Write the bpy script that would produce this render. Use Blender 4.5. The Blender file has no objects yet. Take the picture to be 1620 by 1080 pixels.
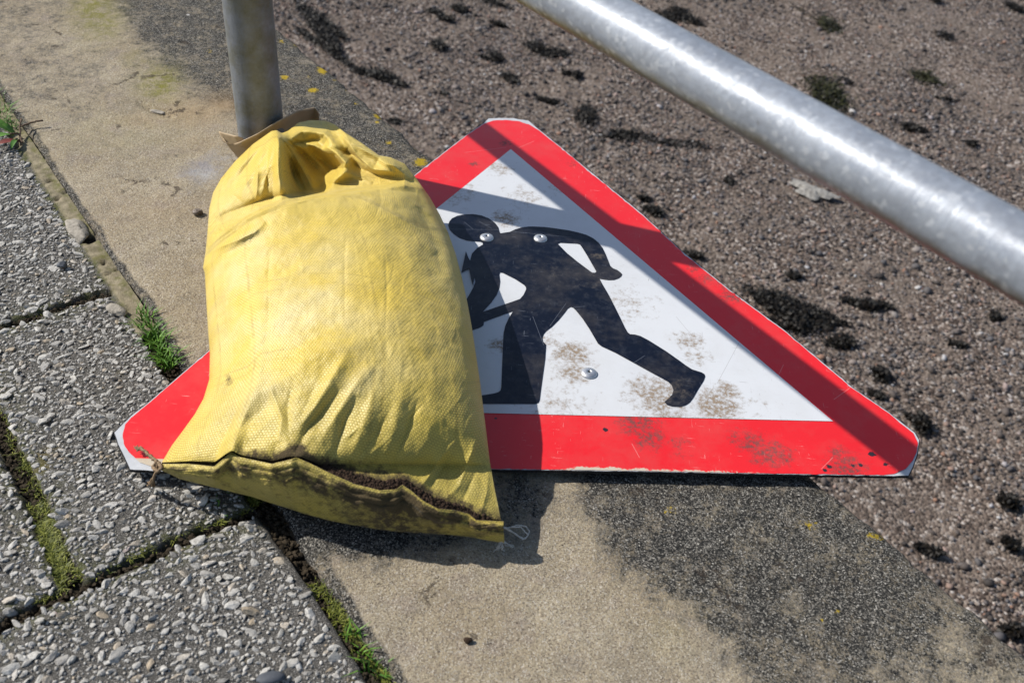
import bpy, bmesh, math, random
import numpy as np
from mathutils import Vector, Matrix
from mathutils.geometry import tessellate_polygon

random.seed(7); RNG = np.random.default_rng(7)
scene = bpy.context.scene
# ------------------------------------------------------------------ camera
F_PX, PITCH, ROLL, AZ, CAM_H = 1575.0, math.radians(40.131), math.radians(-4.914), math.radians(38.76), 0.593
CAM = np.array([0, 0, CAM_H])
_fw = np.array([0, math.cos(PITCH), -math.sin(PITCH)])
_r0 = np.array([1.0, 0, 0]); _d0 = np.cross(_fw, _r0)
_rt = _r0*math.cos(ROLL) + _d0*math.sin(ROLL)
_dn = -_r0*math.sin(ROLL) + _d0*math.cos(ROLL)
cam_data = bpy.data.cameras.new("camera"); cam = bpy.data.objects.new("camera", cam_data)
scene.collection.objects.link(cam); scene.camera = cam
m = Matrix(((_rt[0], -_dn[0], -_fw[0], 0), (_rt[1], -_dn[1], -_fw[1], 0), (_rt[2], -_dn[2], -_fw[2], CAM_H), (0, 0, 0, 1)))
cam.matrix_world = m
cam_data.sensor_width = 36; cam_data.lens = 35.0; cam_data.clip_start = 0.02; cam_data.clip_end = 200
cam_data.dof.use_dof = True; cam_data.dof.focus_distance = 0.93; cam_data.dof.aperture_fstop = 11.0
# ------------------------------------------------------------------ light
TO_SUN = Vector((-0.971, 0.238, 0.862)).normalized()
SUN_EL = math.asin(TO_SUN.z); SUN_AZ = math.atan2(TO_SUN.x, TO_SUN.y)
world = bpy.data.worlds.new("World"); scene.world = world; world.use_nodes = True
wn = world.node_tree.nodes; wl = world.node_tree.links
sky = wn.new("ShaderNodeTexSky"); sky.sky_type = 'NISHITA'; sky.sun_disc = False
sky.sun_elevation = SUN_EL; sky.sun_rotation = SUN_AZ
wl.new(sky.outputs[0], wn["Background"].inputs[0]); wn["Background"].inputs[1].default_value = 0.092
sd = bpy.data.lights.new("sun", 'SUN'); sd.energy = 4.5; sd.angle = math.radians(0.53); sd.color = (1.0, 0.955, 0.88)
sun = bpy.data.objects.new("sun", sd); scene.collection.objects.link(sun)
sun.rotation_euler = TO_SUN.to_track_quat('Z', 'Y').to_euler()
scene.view_settings.view_transform = 'Standard'; scene.view_settings.look = 'None'
scene.view_settings.exposure = 0.33; scene.view_settings.gamma = 1.0

# ------------------------------------------------------------------ helpers
S_AX = np.array([math.cos(AZ), math.sin(AZ), 0.0])      # across the kerb, towards the beach
K_AX = np.array([-math.sin(AZ), math.cos(AZ), 0.0])     # along the kerb, away from the viewer
def at(px, py, z):
    """measured point of the photograph on the horizontal plane z -> world metres (arrays allowed)"""
    px = np.asarray(px, float); py = np.asarray(py, float); z = np.asarray(z, float)
    v = (px-810)[..., None]*_rt + (py-540)[..., None]*_dn + F_PX*_fw
    t = (z-CAM_H)/v[..., 2]
    return CAM + v*t[..., None]
def to_px(P):
    q = np.asarray(P)-CAM; w = q@_fw
    return np.stack([810+F_PX*(q@_rt)/w, 540+F_PX*(q@_dn)/w], -1), w
def sk(s, k, z=0.0):
    s = np.asarray(s, float); k = np.asarray(k, float)
    return s[..., None]*S_AX + k[..., None]*K_AX + np.asarray(z, float)[..., None]*np.array([0, 0, 1.0])
def sstep(a, b, x):
    t = np.clip((x-a)/(b-a), 0, 1); return t*t*(3-2*t)
_perm = np.random.default_rng(3).random((256, 256))
def vnoise(x, y):
    xi = np.floor(x).astype(int); yi = np.floor(y).astype(int); fx = x-xi; fy = y-yi
    fx = fx*fx*(3-2*fx); fy = fy*fy*(3-2*fy)
    g = lambda a, b: _perm[a & 255, b & 255]
    return (g(xi, yi)*(1-fx)+g(xi+1, yi)*fx)*(1-fy)+(g(xi, yi+1)*(1-fx)+g(xi+1, yi+1)*fx)*fy
def fbm(x, y, o=4, s=0.5):
    r = 0; a = 1; t = 0
    for i in range(o):
        r = r+a*vnoise(x*2**i+17.3*i, y*2**i+9.1*i); t += a; a *= s
    return r/t-0.5

def tag(o, label=None, cat=None, group=None, kind=None):
    if label: o['label'] = label
    if cat: o['category'] = cat
    if group: o['group'] = group
    if kind: o['kind'] = kind
    return o
def mesh_obj(name, verts, faces, mat, parent=None, smooth=True, attrs=None, uv=None, facecols=None):
    verts = np.asarray(verts, np.float32).reshape(-1, 3)
    me = bpy.data.meshes.new(name)
    if isinstance(faces, np.ndarray):
        n = faces.shape[1]; nf = faces.shape[0]
        me.vertices.add(len(verts)); me.vertices.foreach_set("co", verts.ravel())
        me.loops.add(nf*n); me.loops.foreach_set("vertex_index", faces.ravel().astype(np.int32))
        me.polygons.add(nf); me.polygons.foreach_set("loop_start", (np.arange(nf)*n).astype(np.int32))
        me.update(calc_edges=True)
    else:
        me.from_pydata(verts.tolist(), [], faces)
    me.validate(clean_customdata=False)
    me.polygons.foreach_set("use_smooth", [smooth]*len(me.polygons))
    for k_, a in (attrs or {}).items():
        a = np.asarray(a, np.float32)
        if a.ndim == 1 or a.shape[-1] == 1:
            at_ = me.attributes.new(k_, 'FLOAT', 'POINT'); at_.data.foreach_set("value", a.ravel())
        else:
            at_ = me.attributes.new(k_, 'FLOAT_VECTOR', 'POINT'); at_.data.foreach_set("vector", a.ravel())
    me.materials.append(mat)
    me.update()
    o = bpy.data.objects.new(name, me); scene.collection.objects.link(o)
    if parent: o.parent = parent
    return o
def grid_faces(nr, nc, close=False):
    r = np.arange(nr-1)[:, None]; c = np.arange(nc-1)[None, :]
    a = r*nc+c
    return np.stack([a, a+1, a+nc+1, a+nc], -1).reshape(-1, 4)
def empty(name, loc=(0, 0, 0)):
    o = bpy.data.objects.new(name, None); o.empty_display_size = 0.05; o.location = loc
    scene.collection.objects.link(o); return o
def tube(path, rad, n=10, caps=True):
    """verts, faces of a tube through path; rad scalar or list"""
    P = [Vector(p) for p in path]; rad = rad if hasattr(rad, '__len__') else [rad]*len(P)
    V = []; Fc = []
    t0 = (P[1]-P[0]).normalized(); up = Vector((0, 0, 1)) if abs(t0.z) < .9 else Vector((1, 0, 0))
    nrm = t0.cross(up).normalized()
    for i, p in enumerate(P):
        t = (P[min(i+1, len(P)-1)]-P[max(i-1, 0)]).normalized()
        nrm = (nrm-t*nrm.dot(t)).normalized(); b = t.cross(nrm)
        for j in range(n):
            a = 2*math.pi*j/n; V.append(p+(nrm*math.cos(a)+b*math.sin(a))*rad[i])
    for i in range(len(P)-1):
        for j in range(n):
            Fc.append((i*n+j, i*n+(j+1) % n, (i+1)*n+(j+1) % n, (i+1)*n+j))
    if caps:
        Fc.append(tuple(range(n))[::-1]); Fc.append(tuple((len(P)-1)*n+j for j in range(n)))
    return V, Fc
class MB:
    def __init__(s): s.v = []; s.f = []; s.c = []
    def add(s, V, Fc, col=0.5):
        o = len(s.v); s.v += [tuple(v) for v in V]; s.f += [tuple(i+o for i in f) for f in Fc]; s.c += [col]*len(V)
    def build(s, name, mat, parent=None, smooth=True):
        return mesh_obj(name, s.v, s.f, mat, parent, smooth, {'rnd': s.c})
def polyline(pts, t):
    """interpolate a polyline (n,d) at normalised arc positions t, lightly smoothed"""
    pts = np.asarray(pts, float); d = np.r_[0, np.cumsum(np.linalg.norm(np.diff(pts[:, :2], axis=0), axis=1))]; d /= d[-1]
    tt = np.linspace(0, 1, 600)
    out = np.stack([np.interp(tt, d, pts[:, i]) for i in range(pts.shape[1])], -1)
    k = 9; ker = np.hanning(k+2)[1:-1]; ker /= ker.sum()
    pad = np.concatenate([2*out[:1]-out[k//2:0:-1], out, 2*out[-1:]-out[-2:-k//2-1:-1]])
    sm = np.stack([np.convolve(pad[:, i], ker, 'valid') for i in range(out.shape[1])], -1)[:600]
    return np.stack([np.interp(t, tt, sm[:, i]) for i in range(pts.shape[1])], -1)
def seg_dist(X, Y, pts):
    """distance to polyline, signed side, position along 0..1"""
    best = np.full(X.shape, 1e9); side = np.zeros(X.shape); al = np.zeros(X.shape)
    pts = np.asarray(pts, float); L = np.r_[0, np.cumsum(np.linalg.norm(np.diff(pts, axis=0), axis=1))]
    for i in range(len(pts)-1):
        a, b = pts[i], pts[i+1]; d = b-a; l2 = d@d
        t = np.clip(((X-a[0])*d[0]+(Y-a[1])*d[1])/l2, 0, 1)
        dx = X-a[0]-t*d[0]; dy = Y-a[1]-t*d[1]; ds = np.hypot(dx, dy)
        m_ = ds < best; best = np.where(m_, ds, best)
        side = np.where(m_, np.sign(d[0]*(Y-a[1])-d[1]*(X-a[0])), side)
        al = np.where(m_, (L[i]+t*math.sqrt(l2))/L[-1], al)
    return best, side, al

# ------------------------------------------------------------------ materials
class N:
    """tiny node-tree writer"""
    def __init__(s, name, rough=0.8, spec=0.3):
        s.m = bpy.data.materials.new(name); s.m.use_nodes = True; s.t = s.m.node_tree
        s.b = s.t.nodes["Principled BSDF"]; s.b.inputs["Roughness"].default_value = rough
        s.b.inputs["Specular IOR Level"].default_value = spec
    def n(s, typ, **kw):
        x = s.t.nodes.new(typ)
        for k_, v in kw.items(): setattr(x, k_, v)
        return x
    def l(s, a, b): s.t.links.new(a, b)
    def put(s, sock, v):
        if v is None: return
        if hasattr(v, 'is_output') or isinstance(v, bpy.types.NodeSocket): s.l(v, sock)
        else: sock.default_value = v
    def coord(s, kind="Object"): return s.n("ShaderNodeTexCoord").outputs[kind]
    def attr(s, name, out="Fac"): x = s.n("ShaderNodeAttribute"); x.attribute_name = name; return x.outputs[out]
    def mapping(s, v, scale=(1, 1, 1), rot=(0, 0, 0), loc=(0, 0, 0)):
        x = s.n("ShaderNodeMapping"); s.l(v, x.inputs[0]); x.inputs[1].default_value = loc; x.inputs[2].default_value = rot; x.inputs[3].default_value = scale
        return x.outputs[0]
    def noise(s, v, scale, detail=4, rough=0.55, out=0, dist=0.0):
        x = s.n("ShaderNodeTexNoise"); s.l(v, x.inputs["Vector"]); x.inputs["Scale"].default_value = scale
        x.inputs["Detail"].default_value = detail; x.inputs["Roughness"].default_value = rough; x.inputs["Distortion"].default_value = dist
        return x.outputs[out]
    def voro(s, v, scale, feature='F1', out="Distance", rnd=1.0):
        x = s.n("ShaderNodeTexVoronoi"); x.feature = feature; s.l(v, x.inputs["Vector"]); x.inputs["Scale"].default_value = scale
        x.inputs["Randomness"].default_value = rnd; return x.outputs[out]
    def ramp(s, v, stops, mode='LINEAR'):
        x = s.n("ShaderNodeValToRGB"); x.color_ramp.interpolation = mode; e = x.color_ramp.elements
        while len(e) < len(stops): e.new(0.5)
        for i, (p, c) in enumerate(stops):
            e[i].position = p; e[i].color = (c, c, c, 1) if not hasattr(c, '__len__') else (*c, 1)
        s.l(v, x.inputs[0]); return x.outputs[0]
    def rng(s, v, a, b, c=0.0, d=1.0, smooth=False):
        x = s.n("ShaderNodeMapRange"); x.interpolation_type = 'SMOOTHSTEP' if smooth else 'LINEAR'
        s.put(x.inputs[0], v); x.inputs[1].default_value = a; x.inputs[2].default_value = b; x.inputs[3].default_value = c; x.inputs[4].default_value = d
        return x.outputs[0]
    def math(s, op, a, b=None, c=None, clamp=False):
        x = s.n("ShaderNodeMath"); x.operation = op; x.use_clamp = clamp
        s.put(x.inputs[0], a); s.put(x.inputs[1], b)
        if c is not None: s.put(x.inputs[2], c)
        return x.outputs[0]
    def mix(s, f, a, b, mode='MIX'):
        x = s.n("ShaderNodeMix"); x.data_type = 'RGBA'; x.blend_type = mode
        s.put(x.inputs[0], f)
        for sock, v in ((x.inputs[6], a), (x.inputs[7], b)):
            if isinstance(v, tuple): sock.default_value = (*v[:3], 1)
            else: s.l(v, sock)
        return x.outputs[2]
    def bump(s, h, dist=0.001, strength=1.0, prev=None):
        x = s.n("ShaderNodeBump"); x.inputs["Strength"].default_value = strength; x.inputs["Distance"].default_value = dist
        s.l(h, x.inputs["Height"])
        if prev: s.l(prev, x.inputs["Normal"])
        return x.outputs[0]
    def done(s, col=None, rough=None, normal=None, metal=None):
        if col is not None:
            if isinstance(col, tuple): s.b.inputs["Base Color"].default_value = (*col, 1)
            else: s.l(col, s.b.inputs["Base Color"])
        if rough is not None: s.put(s.b.inputs["Roughness"], rough)
        if metal is not None: s.put(s.b.inputs["Metallic"], metal)
        if normal is not None: s.l(normal, s.b.inputs["Normal"])
        return s.m
    def segs(s, P, pts, w):
        """mask 1 on the thin polyline pts (world xy), width w metres"""
        out = None
        sx = s.n("ShaderNodeSeparateXYZ"); s.l(P, sx.inputs[0]); X, Y = sx.outputs[0], sx.outputs[1]
        for (a, b) in pts:
            dx, dy = b[0]-a[0], b[1]-a[1]; l2 = dx*dx+dy*dy
            px = s.math('SUBTRACT', X, float(a[0])); py = s.math('SUBTRACT', Y, float(a[1]))
            t = s.math('ADD', s.math('MULTIPLY', px, float(dx/l2)), s.math('MULTIPLY', py, float(dy/l2)), clamp=True)
            ex = s.math('SUBTRACT', px, s.math('MULTIPLY', t, float(dx))); ey = s.math('SUBTRACT', py, s.math('MULTIPLY', t, float(dy)))
            d = s.math('SQRT', s.math('ADD', s.math('MULTIPLY', ex, ex), s.math('MULTIPLY', ey, ey)))
            m_ = s.rng(d, w*0.25, w*.8, 1, 0)
            out = m_ if out is None else s.math('MAXIMUM', out, m_)
        return out
    def blobs(s, P, items):
        """soft round areas: (x, y, radius, strength)"""
        out = None
        for (x, y, r, a) in items:
            d = s.n("ShaderNodeVectorMath"); d.operation = 'DISTANCE'; s.l(P, d.inputs[0]); d.inputs[1].default_value = (x, y, 0.012)
            m_ = s.rng(d.outputs["Value"], 0, r, a, 0, True)
            out = m_ if out is None else s.math('MAXIMUM', out, m_)
        return out

# concrete coping
def mat_coping():
    w = N("coping_concrete", 0.9, 0.15); P = w.coord()
    dark, green, rust, blue, lich = (w.attr(a) for a in ('dark', 'green', 'rust', 'blue', 'lichen'))
    mid = w.noise(P, 14, 5, .6); fine = w.noise(P, 560, 5, .7); spk = w.noise(P, 1100, 3, .6)
    cc = w.voro(P, 1050, 'F1', "Color"); sc = w.n("ShaderNodeSeparateColor"); w.l(cc, sc.inputs[0]); cell = sc.outputs[0]; cell2 = sc.outputs[1]
    sand = w.mix(w.rng(mid, .35, .65), (0.36, 0.295, 0.20), (0.44, 0.375, 0.27))
    pat = w.noise(w.mapping(P, loc=(3, 1, 0)), 30, 5, .65)
    sand = w.mix(w.rng(pat, .52, .70, 0, .6), sand, (0.33, 0.275, 0.245))
    sand = w.mix(w.rng(w.noise(w.mapping(P, loc=(5, 1, 0)), 17, 5, .65), .52, .66, 0, .5), sand, (0.27, 0.235, 0.18))
    sand = w.mix(w.rng(cell, .50, 1, 0, .9), sand, (0.17, 0.135, 0.10))
    sand = w.mix(w.rng(cell2, .80, .92, 0, .65), sand, (0.58, 0.53, 0.45))
    sand = w.mix(w.rng(fine, .28, .42, .7, 0), sand, (0.10, 0.08, 0.06))
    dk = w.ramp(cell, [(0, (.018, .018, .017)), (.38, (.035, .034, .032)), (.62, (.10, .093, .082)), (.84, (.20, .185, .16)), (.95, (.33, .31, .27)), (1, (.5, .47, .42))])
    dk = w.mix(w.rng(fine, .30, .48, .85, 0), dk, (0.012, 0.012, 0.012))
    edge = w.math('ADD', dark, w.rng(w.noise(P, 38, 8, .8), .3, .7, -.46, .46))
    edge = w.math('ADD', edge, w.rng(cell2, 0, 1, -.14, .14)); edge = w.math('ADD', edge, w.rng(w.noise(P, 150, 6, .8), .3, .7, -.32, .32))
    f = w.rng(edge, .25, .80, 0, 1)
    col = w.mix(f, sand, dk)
    col = w.mix(w.math('MULTIPLY', rust, w.rng(mid, .3, .7, .35, .8)), col, w.mix(fine, (0.30, 0.18, 0.08), (0.46, 0.32, 0.16)))
    col = w.mix(w.math('MULTIPLY', green, w.math('MULTIPLY', w.rng(fine, .3, .6, .4, .9), w.rng(w.noise(P, 55, 7, .8), .40, .56, .15, 1))), col, (0.20, 0.19, 0.035))
    bf = w.rng(w.math('ADD', blue, w.rng(w.noise(P, 42, 9, .85), .3, .7, -.5, .5)), .38, .95, 0, .85)
    col = w.mix(bf, col, w.mix(w.rng(mid, .4, .6), (0.44, 0.44, 0.45), (0.27, 0.25, 0.26)))
    lf = w.rng(w.math('ADD', lich, w.rng(w.noise(P, 320, 5, .75), .3, .7, -.4, .4)), .40, .62)
    col = w.mix(lf, col, w.mix(spk, (0.34, 0.23, 0.012), (0.52, 0.38, 0.04)))
    ck = w.voro(w.mapping(P, loc=(.3, 0, 0)), 13, 'DISTANCE_TO_EDGE')
    wob = w.noise(P, 70, 7, .75)
    ckm = w.math('MULTIPLY', w.rng(w.math('ADD', ck, w.rng(wob, .3, .7, -.09, .09)), .0, .007, 1, 0), w.rng(w.noise(P, 16, 3), .56, .62))
    pit = w.rng(w.noise(P, 170, 3, .6), .24, .29, 1, 0)
    hole = w.math('MAXIMUM', ckm, pit)
    col = w.mix(w.math('MULTIPLY', hole, .7), col, (0.06, 0.045, 0.035))
    h1 = w.math('MULTIPLY', fine, 1.0)
    h1 = w.math('SUBTRACT', h1, w.math('MULTIPLY', hole, .9))
    h1 = w.math('ADD', h1, w.math('MULTIPLY', cell, .35))
    nm = w.bump(h1, 0.0017)
    nm = w.bump(w.noise(P, 210, 4, .65), .0016, .8, nm)
    return w.done(col, .92, nm)
def mat_pavement():
    w = N("paving_concrete", 0.9, 0.15); P = w.coord()
    joint, mortar, moss = w.attr('joint'), w.attr('mortar'), w.attr('moss')
    fine = w.noise(P, 650, 5, .75); mid = w.noise(P, 20, 4, .6); spk = w.noise(P, 1200, 2, .6)
    c = w.mix(w.rng(fine, .35, .68), (0.022, 0.022, 0.021), (0.16, 0.15, 0.135))
    c = w.mix(w.rng(mid, .4, .7, 0, .5), c, (0.14, 0.13, 0.115))
    c = w.mix(w.rng(spk, .56, .66, 0, .8), c, (0.5, 0.47, 0.43))
    ol = w.rng(w.noise(w.mapping(P, loc=(1.3, .2, 0)), 26, 4, .6), .64, .72, 0, .6)
    c = w.mix(ol, c, (0.15, 0.115, 0.03))
    mo = w.mix(w.rng(w.noise(P, 90, 5, .7), .35, .65), (0.17, 0.145, 0.095), (0.34, 0.29, 0.20))
    mo = w.mix(w.rng(w.noise(P, 35, 3, .7), .55, .68, 0, .7), mo, (0.11, 0.105, 0.02))
    c = w.mix(mortar, c, mo)
    c = w.mix(w.math('MULTIPLY', moss, w.rng(w.noise(P, 120, 4, .7), .4, .6)), c, (0.09, 0.1, 0.015))
    c = w.mix(joint, c, w.mix(w.rng(fine, .35, .65), (0.012, 0.010, 0.007), (0.085, 0.068, 0.045)))
    h = w.math('ADD', w.math('MULTIPLY', fine, 1.0), w.math('MULTIPLY', w.noise(P, 160, 4, .6), .9))
    h = w.math('MULTIPLY', h, w.rng(mortar, 0, 1, 1, .6))
    return w.done(c, .92, w.bump(h, 0.0018))
def mat_chips(name='aggregate_stone', warm=0.0):
    w = N(name, 0.75, 0.3); P = w.coord(); r = w.attr('rnd'); fine = w.noise(P, 380, 5, .7)
    c = w.ramp(r, [(0, (.20, .195, .185)), (.2, (.36, .345, .32)), (.55, (.50, .485, .45)), (.8, (.60, .58, .54)), (.9, (.44, .35, .24)), (.97, (.66, .64, .61)), (1, (.30, .17, .13))])
    c = w.mix(w.rng(fine, .35, .65), w.mix(.55, c, (0.10, 0.09, 0.08)), c)
    c = w.mix(w.rng(w.noise(P, 150, 3), .55, .7, 0, .5), c, (0.19, 0.18, 0.16))
    return w.done(c, .7, w.bump(fine, 0.0009))
def mat_beach():
    w = N("beach_grit", 0.95, 0.1); P = w.coord()
    cell = w.voro(P, 120, 'F1', "Color"); sp = w.n("ShaderNodeSeparateColor"); w.l(cell, sp.inputs[0])
    c = w.ramp(sp.outputs[0], [(0, (.03, .024, .022)), (.35, (.11, .082, .068)), (.65, (.19, .148, .122)), (.88, (.30, .25, .215)), (1, (.5, .46, .43))])
    sand = w.mix(w.noise(P, 60, 4, .7), (.135, .108, .09), (.22, .18, .15))
    c = w.mix(w.rng(w.noise(P, 4.5, 4, .6), .42, .6), c, w.mix(.6, c, sand))
    h = w.math('MULTIPLY', w.voro(P, 120), -1.0)
    h = w.math('ADD', h, w.math('MULTIPLY', w.noise(P, 200, 4, .7), .6))
    return w.done(c, .95, w.bump(h, 0.006))
def mat_pebble():
    w = N("shingle_stone", 0.7, 0.3); r = w.attr('rnd'); P = w.coord()
    c = w.ramp(r, [(0, (.02, .019, .021)), (.18, (.06, .052, .05)), (.36, (.145, .12, .11)), (.52, (.10, .105, .12)), (.66, (.23, .185, .17)), (.78, (.32, .29, .275)), (.88, (.34, .19, .13)), (.95, (.45, .45, .48)), (1, (.75, .73, .7))])
    c = w.mix(w.rng(w.noise(P, 200, 3), .4, .7, 0, .5), c, (.09, .07, .055))
    c = w.mix(.18, c, (.02, .018, .018))
    return w.done(c, .75)
def simple(name, col, rough=.8, spec=.3, metal=0.0, var=0.25, scale=60, bump=0.0, col2=None):
    w = N(name, rough, spec); P = w.coord(); n_ = w.noise(P, scale, 5, .65)
    c2 = col2 or tuple(max(0, x*(1-var*2)) for x in col)
    c = w.mix(w.rng(n_, .3, .7), c2, col)
    nm = w.bump(n_, bump) if bump else None
    return w.done(c, rough, nm, metal)

def mat_leaf(name, a, b):
    w = N(name, .55, .3); r = w.attr('rnd'); c = w.mix(r, a, b)
    w.b.inputs["Subsurface Weight"].default_value = 0.0
    return w.done(c)
# galvanised tube
def mat_galv(name, streak=True):
    w = N(name, .42, .5); P = w.coord("Object")
    ax = w.mapping(P, scale=(1, 1, 1))
    f1 = w.noise(P, 260, 5, .7); f2 = w.noise(P, 35, 5, .65)
    brush = w.noise(w.mapping(P, scale=(260, 260, 14)), 1, 4, .6)     # ring-wise brushing across the local z axis
    along = w.noise(w.mapping(P, scale=(40, 40, 700)), 1, 4, .65)
    c = w.mix(w.rng(f2, .35, .65), (0.23, 0.255, 0.30), (0.31, 0.34, 0.39))
    c = w.mix(w.rng(f1, .58, .72, 0, .35), c, (0.62, 0.64, 0.66))
    c = w.mix(w.rng(f1, .25, .33, .5, 0), c, (0.12, 0.12, 0.11))
    return w, P, c, f1, f2, along
def mat_rail():
    w, P, c, f1, f2, along = mat_galv("galvanised_rail")
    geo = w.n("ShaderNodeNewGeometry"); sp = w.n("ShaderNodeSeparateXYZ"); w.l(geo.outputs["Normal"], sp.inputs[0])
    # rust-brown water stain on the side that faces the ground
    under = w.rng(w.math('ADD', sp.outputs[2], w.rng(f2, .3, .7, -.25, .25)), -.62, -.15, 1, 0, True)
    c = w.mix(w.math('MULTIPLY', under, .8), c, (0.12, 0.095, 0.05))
    spc = w.voro(w.mapping(P, scale=(1, 1, .8)), 420, 'F1', 'Color'); ss_ = w.n('ShaderNodeSeparateColor'); w.l(spc, ss_.inputs[0])
    c = w.mix(w.rng(ss_.outputs[0], 0, 1, 0, .35), c, (0.16, 0.17, 0.19)); c = w.mix(w.rng(ss_.outputs[1], .88, .96, 0, .28), c, (.6, .62, .65))
    c = w.mix(w.rng(w.noise(P, 120, 3), .27, .22, 0, .7), c, (.09, .08, .07))
    chip = w.rng(w.noise(w.mapping(P, scale=(80, 80, 44)), 1, 3, .55), .735, .75, 0, .6)
    c = w.mix(chip, c, (0.72, 0.74, 0.76))
    blot = w.noise(w.mapping(P, scale=(90, 90, 55)), 1, 7, .75)
    rough = w.math('ADD', w.rng(f1, .3, .7, .32, .44), w.rng(blot, .40, .60, -.06, .16))
    h = w.math('ADD', w.math('MULTIPLY', along, .7), w.math('MULTIPLY', f1, .5))
    return w.done(c, rough, w.bump(h, 0.00035), .22)
def mat_post():
    w, P, c, f1, f2, along = mat_galv("galvanised_post")
    c = w.mix(.45, c, (0.15, 0.16, 0.175))
    al = w.rng(w.noise(P, 22, 5, .7), .40, .62, 0, .75)
    c = w.mix(al, c, (0.13, 0.125, 0.07))
    c = w.mix(w.rng(along, .5, .7, 0, .4), c, (0.2, 0.2, 0.19))
    return w.done(c, w.rng(f1, .3, .7, .5, .7), w.bump(w.math('ADD', f1, along), 0.0004), .45)
# road sign faces
def spx(x, y, z=0.012):
    q = at(x, y, z); return (float(q[0]), float(q[1]))
def sign_dirt(w, P, base, mud=(0.23, 0.155, 0.085), amount=1.0, scr=(0.6, 0.6, 0.6), blobs=(), lines=(), smear=0.0):
    pts = [(*spx(x, y), r, a) for (x, y, r, a) in blobs]
    n1 = w.noise(P, 95, 10, .82); n2 = w.noise(w.mapping(P, loc=(.7, .3, 0)), 260, 5, .7)
    b = w.blobs(P, pts) if pts else 0.0
    thr = w.math('ADD', n1, w.math('MULTIPLY', b, .35))
    f = w.rng(thr, .62, .78, 0, amount)
    f = w.math('MULTIPLY', f, w.rng(n2, .38, .56, .12, 1))
    c = w.mix(f, base, w.mix(w.rng(n2, .4, .6), tuple(x*.55 for x in mud), mud))
    film = w.rng(w.noise(w.mapping(P, loc=(1, 5, 0)), 22, 6, .7), .45, .7, 0, .12)
    c = w.mix(film, c, (.30, .26, .21))
    # hairline scratches in two directions and little chips
    s1 = w.noise(w.mapping(P, scale=(55, 900, 1), rot=(0, 0, .55)), 1, 3, .5)
    s2 = w.noise(w.mapping(P, scale=(1000, 60, 1), rot=(0, 0, -.25)), 1, 3, .5)
    g = w.rng(w.noise(P, 14, 4), .42, .6)
    sc = w.math('MULTIPLY', w.math('MAXIMUM', w.rng(s1, .685, .73), w.rng(s2, .69, .73)), g)
    c = w.mix(w.math('MULTIPLY', sc, .75), c, scr)
    if lines:
        c = w.mix(w.math('MULTIPLY', w.segs(P, [(spx(*a), spx(*b2)) for a, b2 in lines], 0.00042), .42), c, scr)
    return c, f, n1
def mat_white():
    w = N("white_sheeting", .32, .5); P = w.coord()
    bl = [(905, 560, .035, 1), (905, 590, .03, .8), (1040, 625, .05, .9), (1135, 640, .04, 1), (1060, 655, .05, .7), (790, 265, .035, .6), (880, 300, .02, .5), (1150, 620, .025, .9),
          (870, 540, .03, .6), (830, 310, .05, .5), (720, 305, .05, .55), (990, 480, .06, .5), (1090, 540, .03, .7), (1100, 560, .03, .6), (890, 645, .06, .5), (800, 345, .03, .9), (790, 545, .02, .9), (1200, 650, .06, .3)]
    base = w.mix(w.noise(P, 12, 3), (0.56, 0.575, 0.60), (0.63, 0.64, 0.655))
    c, f, _ = sign_dirt(w, P, base, amount=.92, scr=(.16, .14, .12), blobs=bl,
        lines=[((1070, 500), (1095, 530)), ((895, 635), (907, 655)), ((905, 655), (908, 672)), ((1135, 605), (1170, 540))])
    return w.done(c, w.rng(f, 0, 1, .28, .8))
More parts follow.
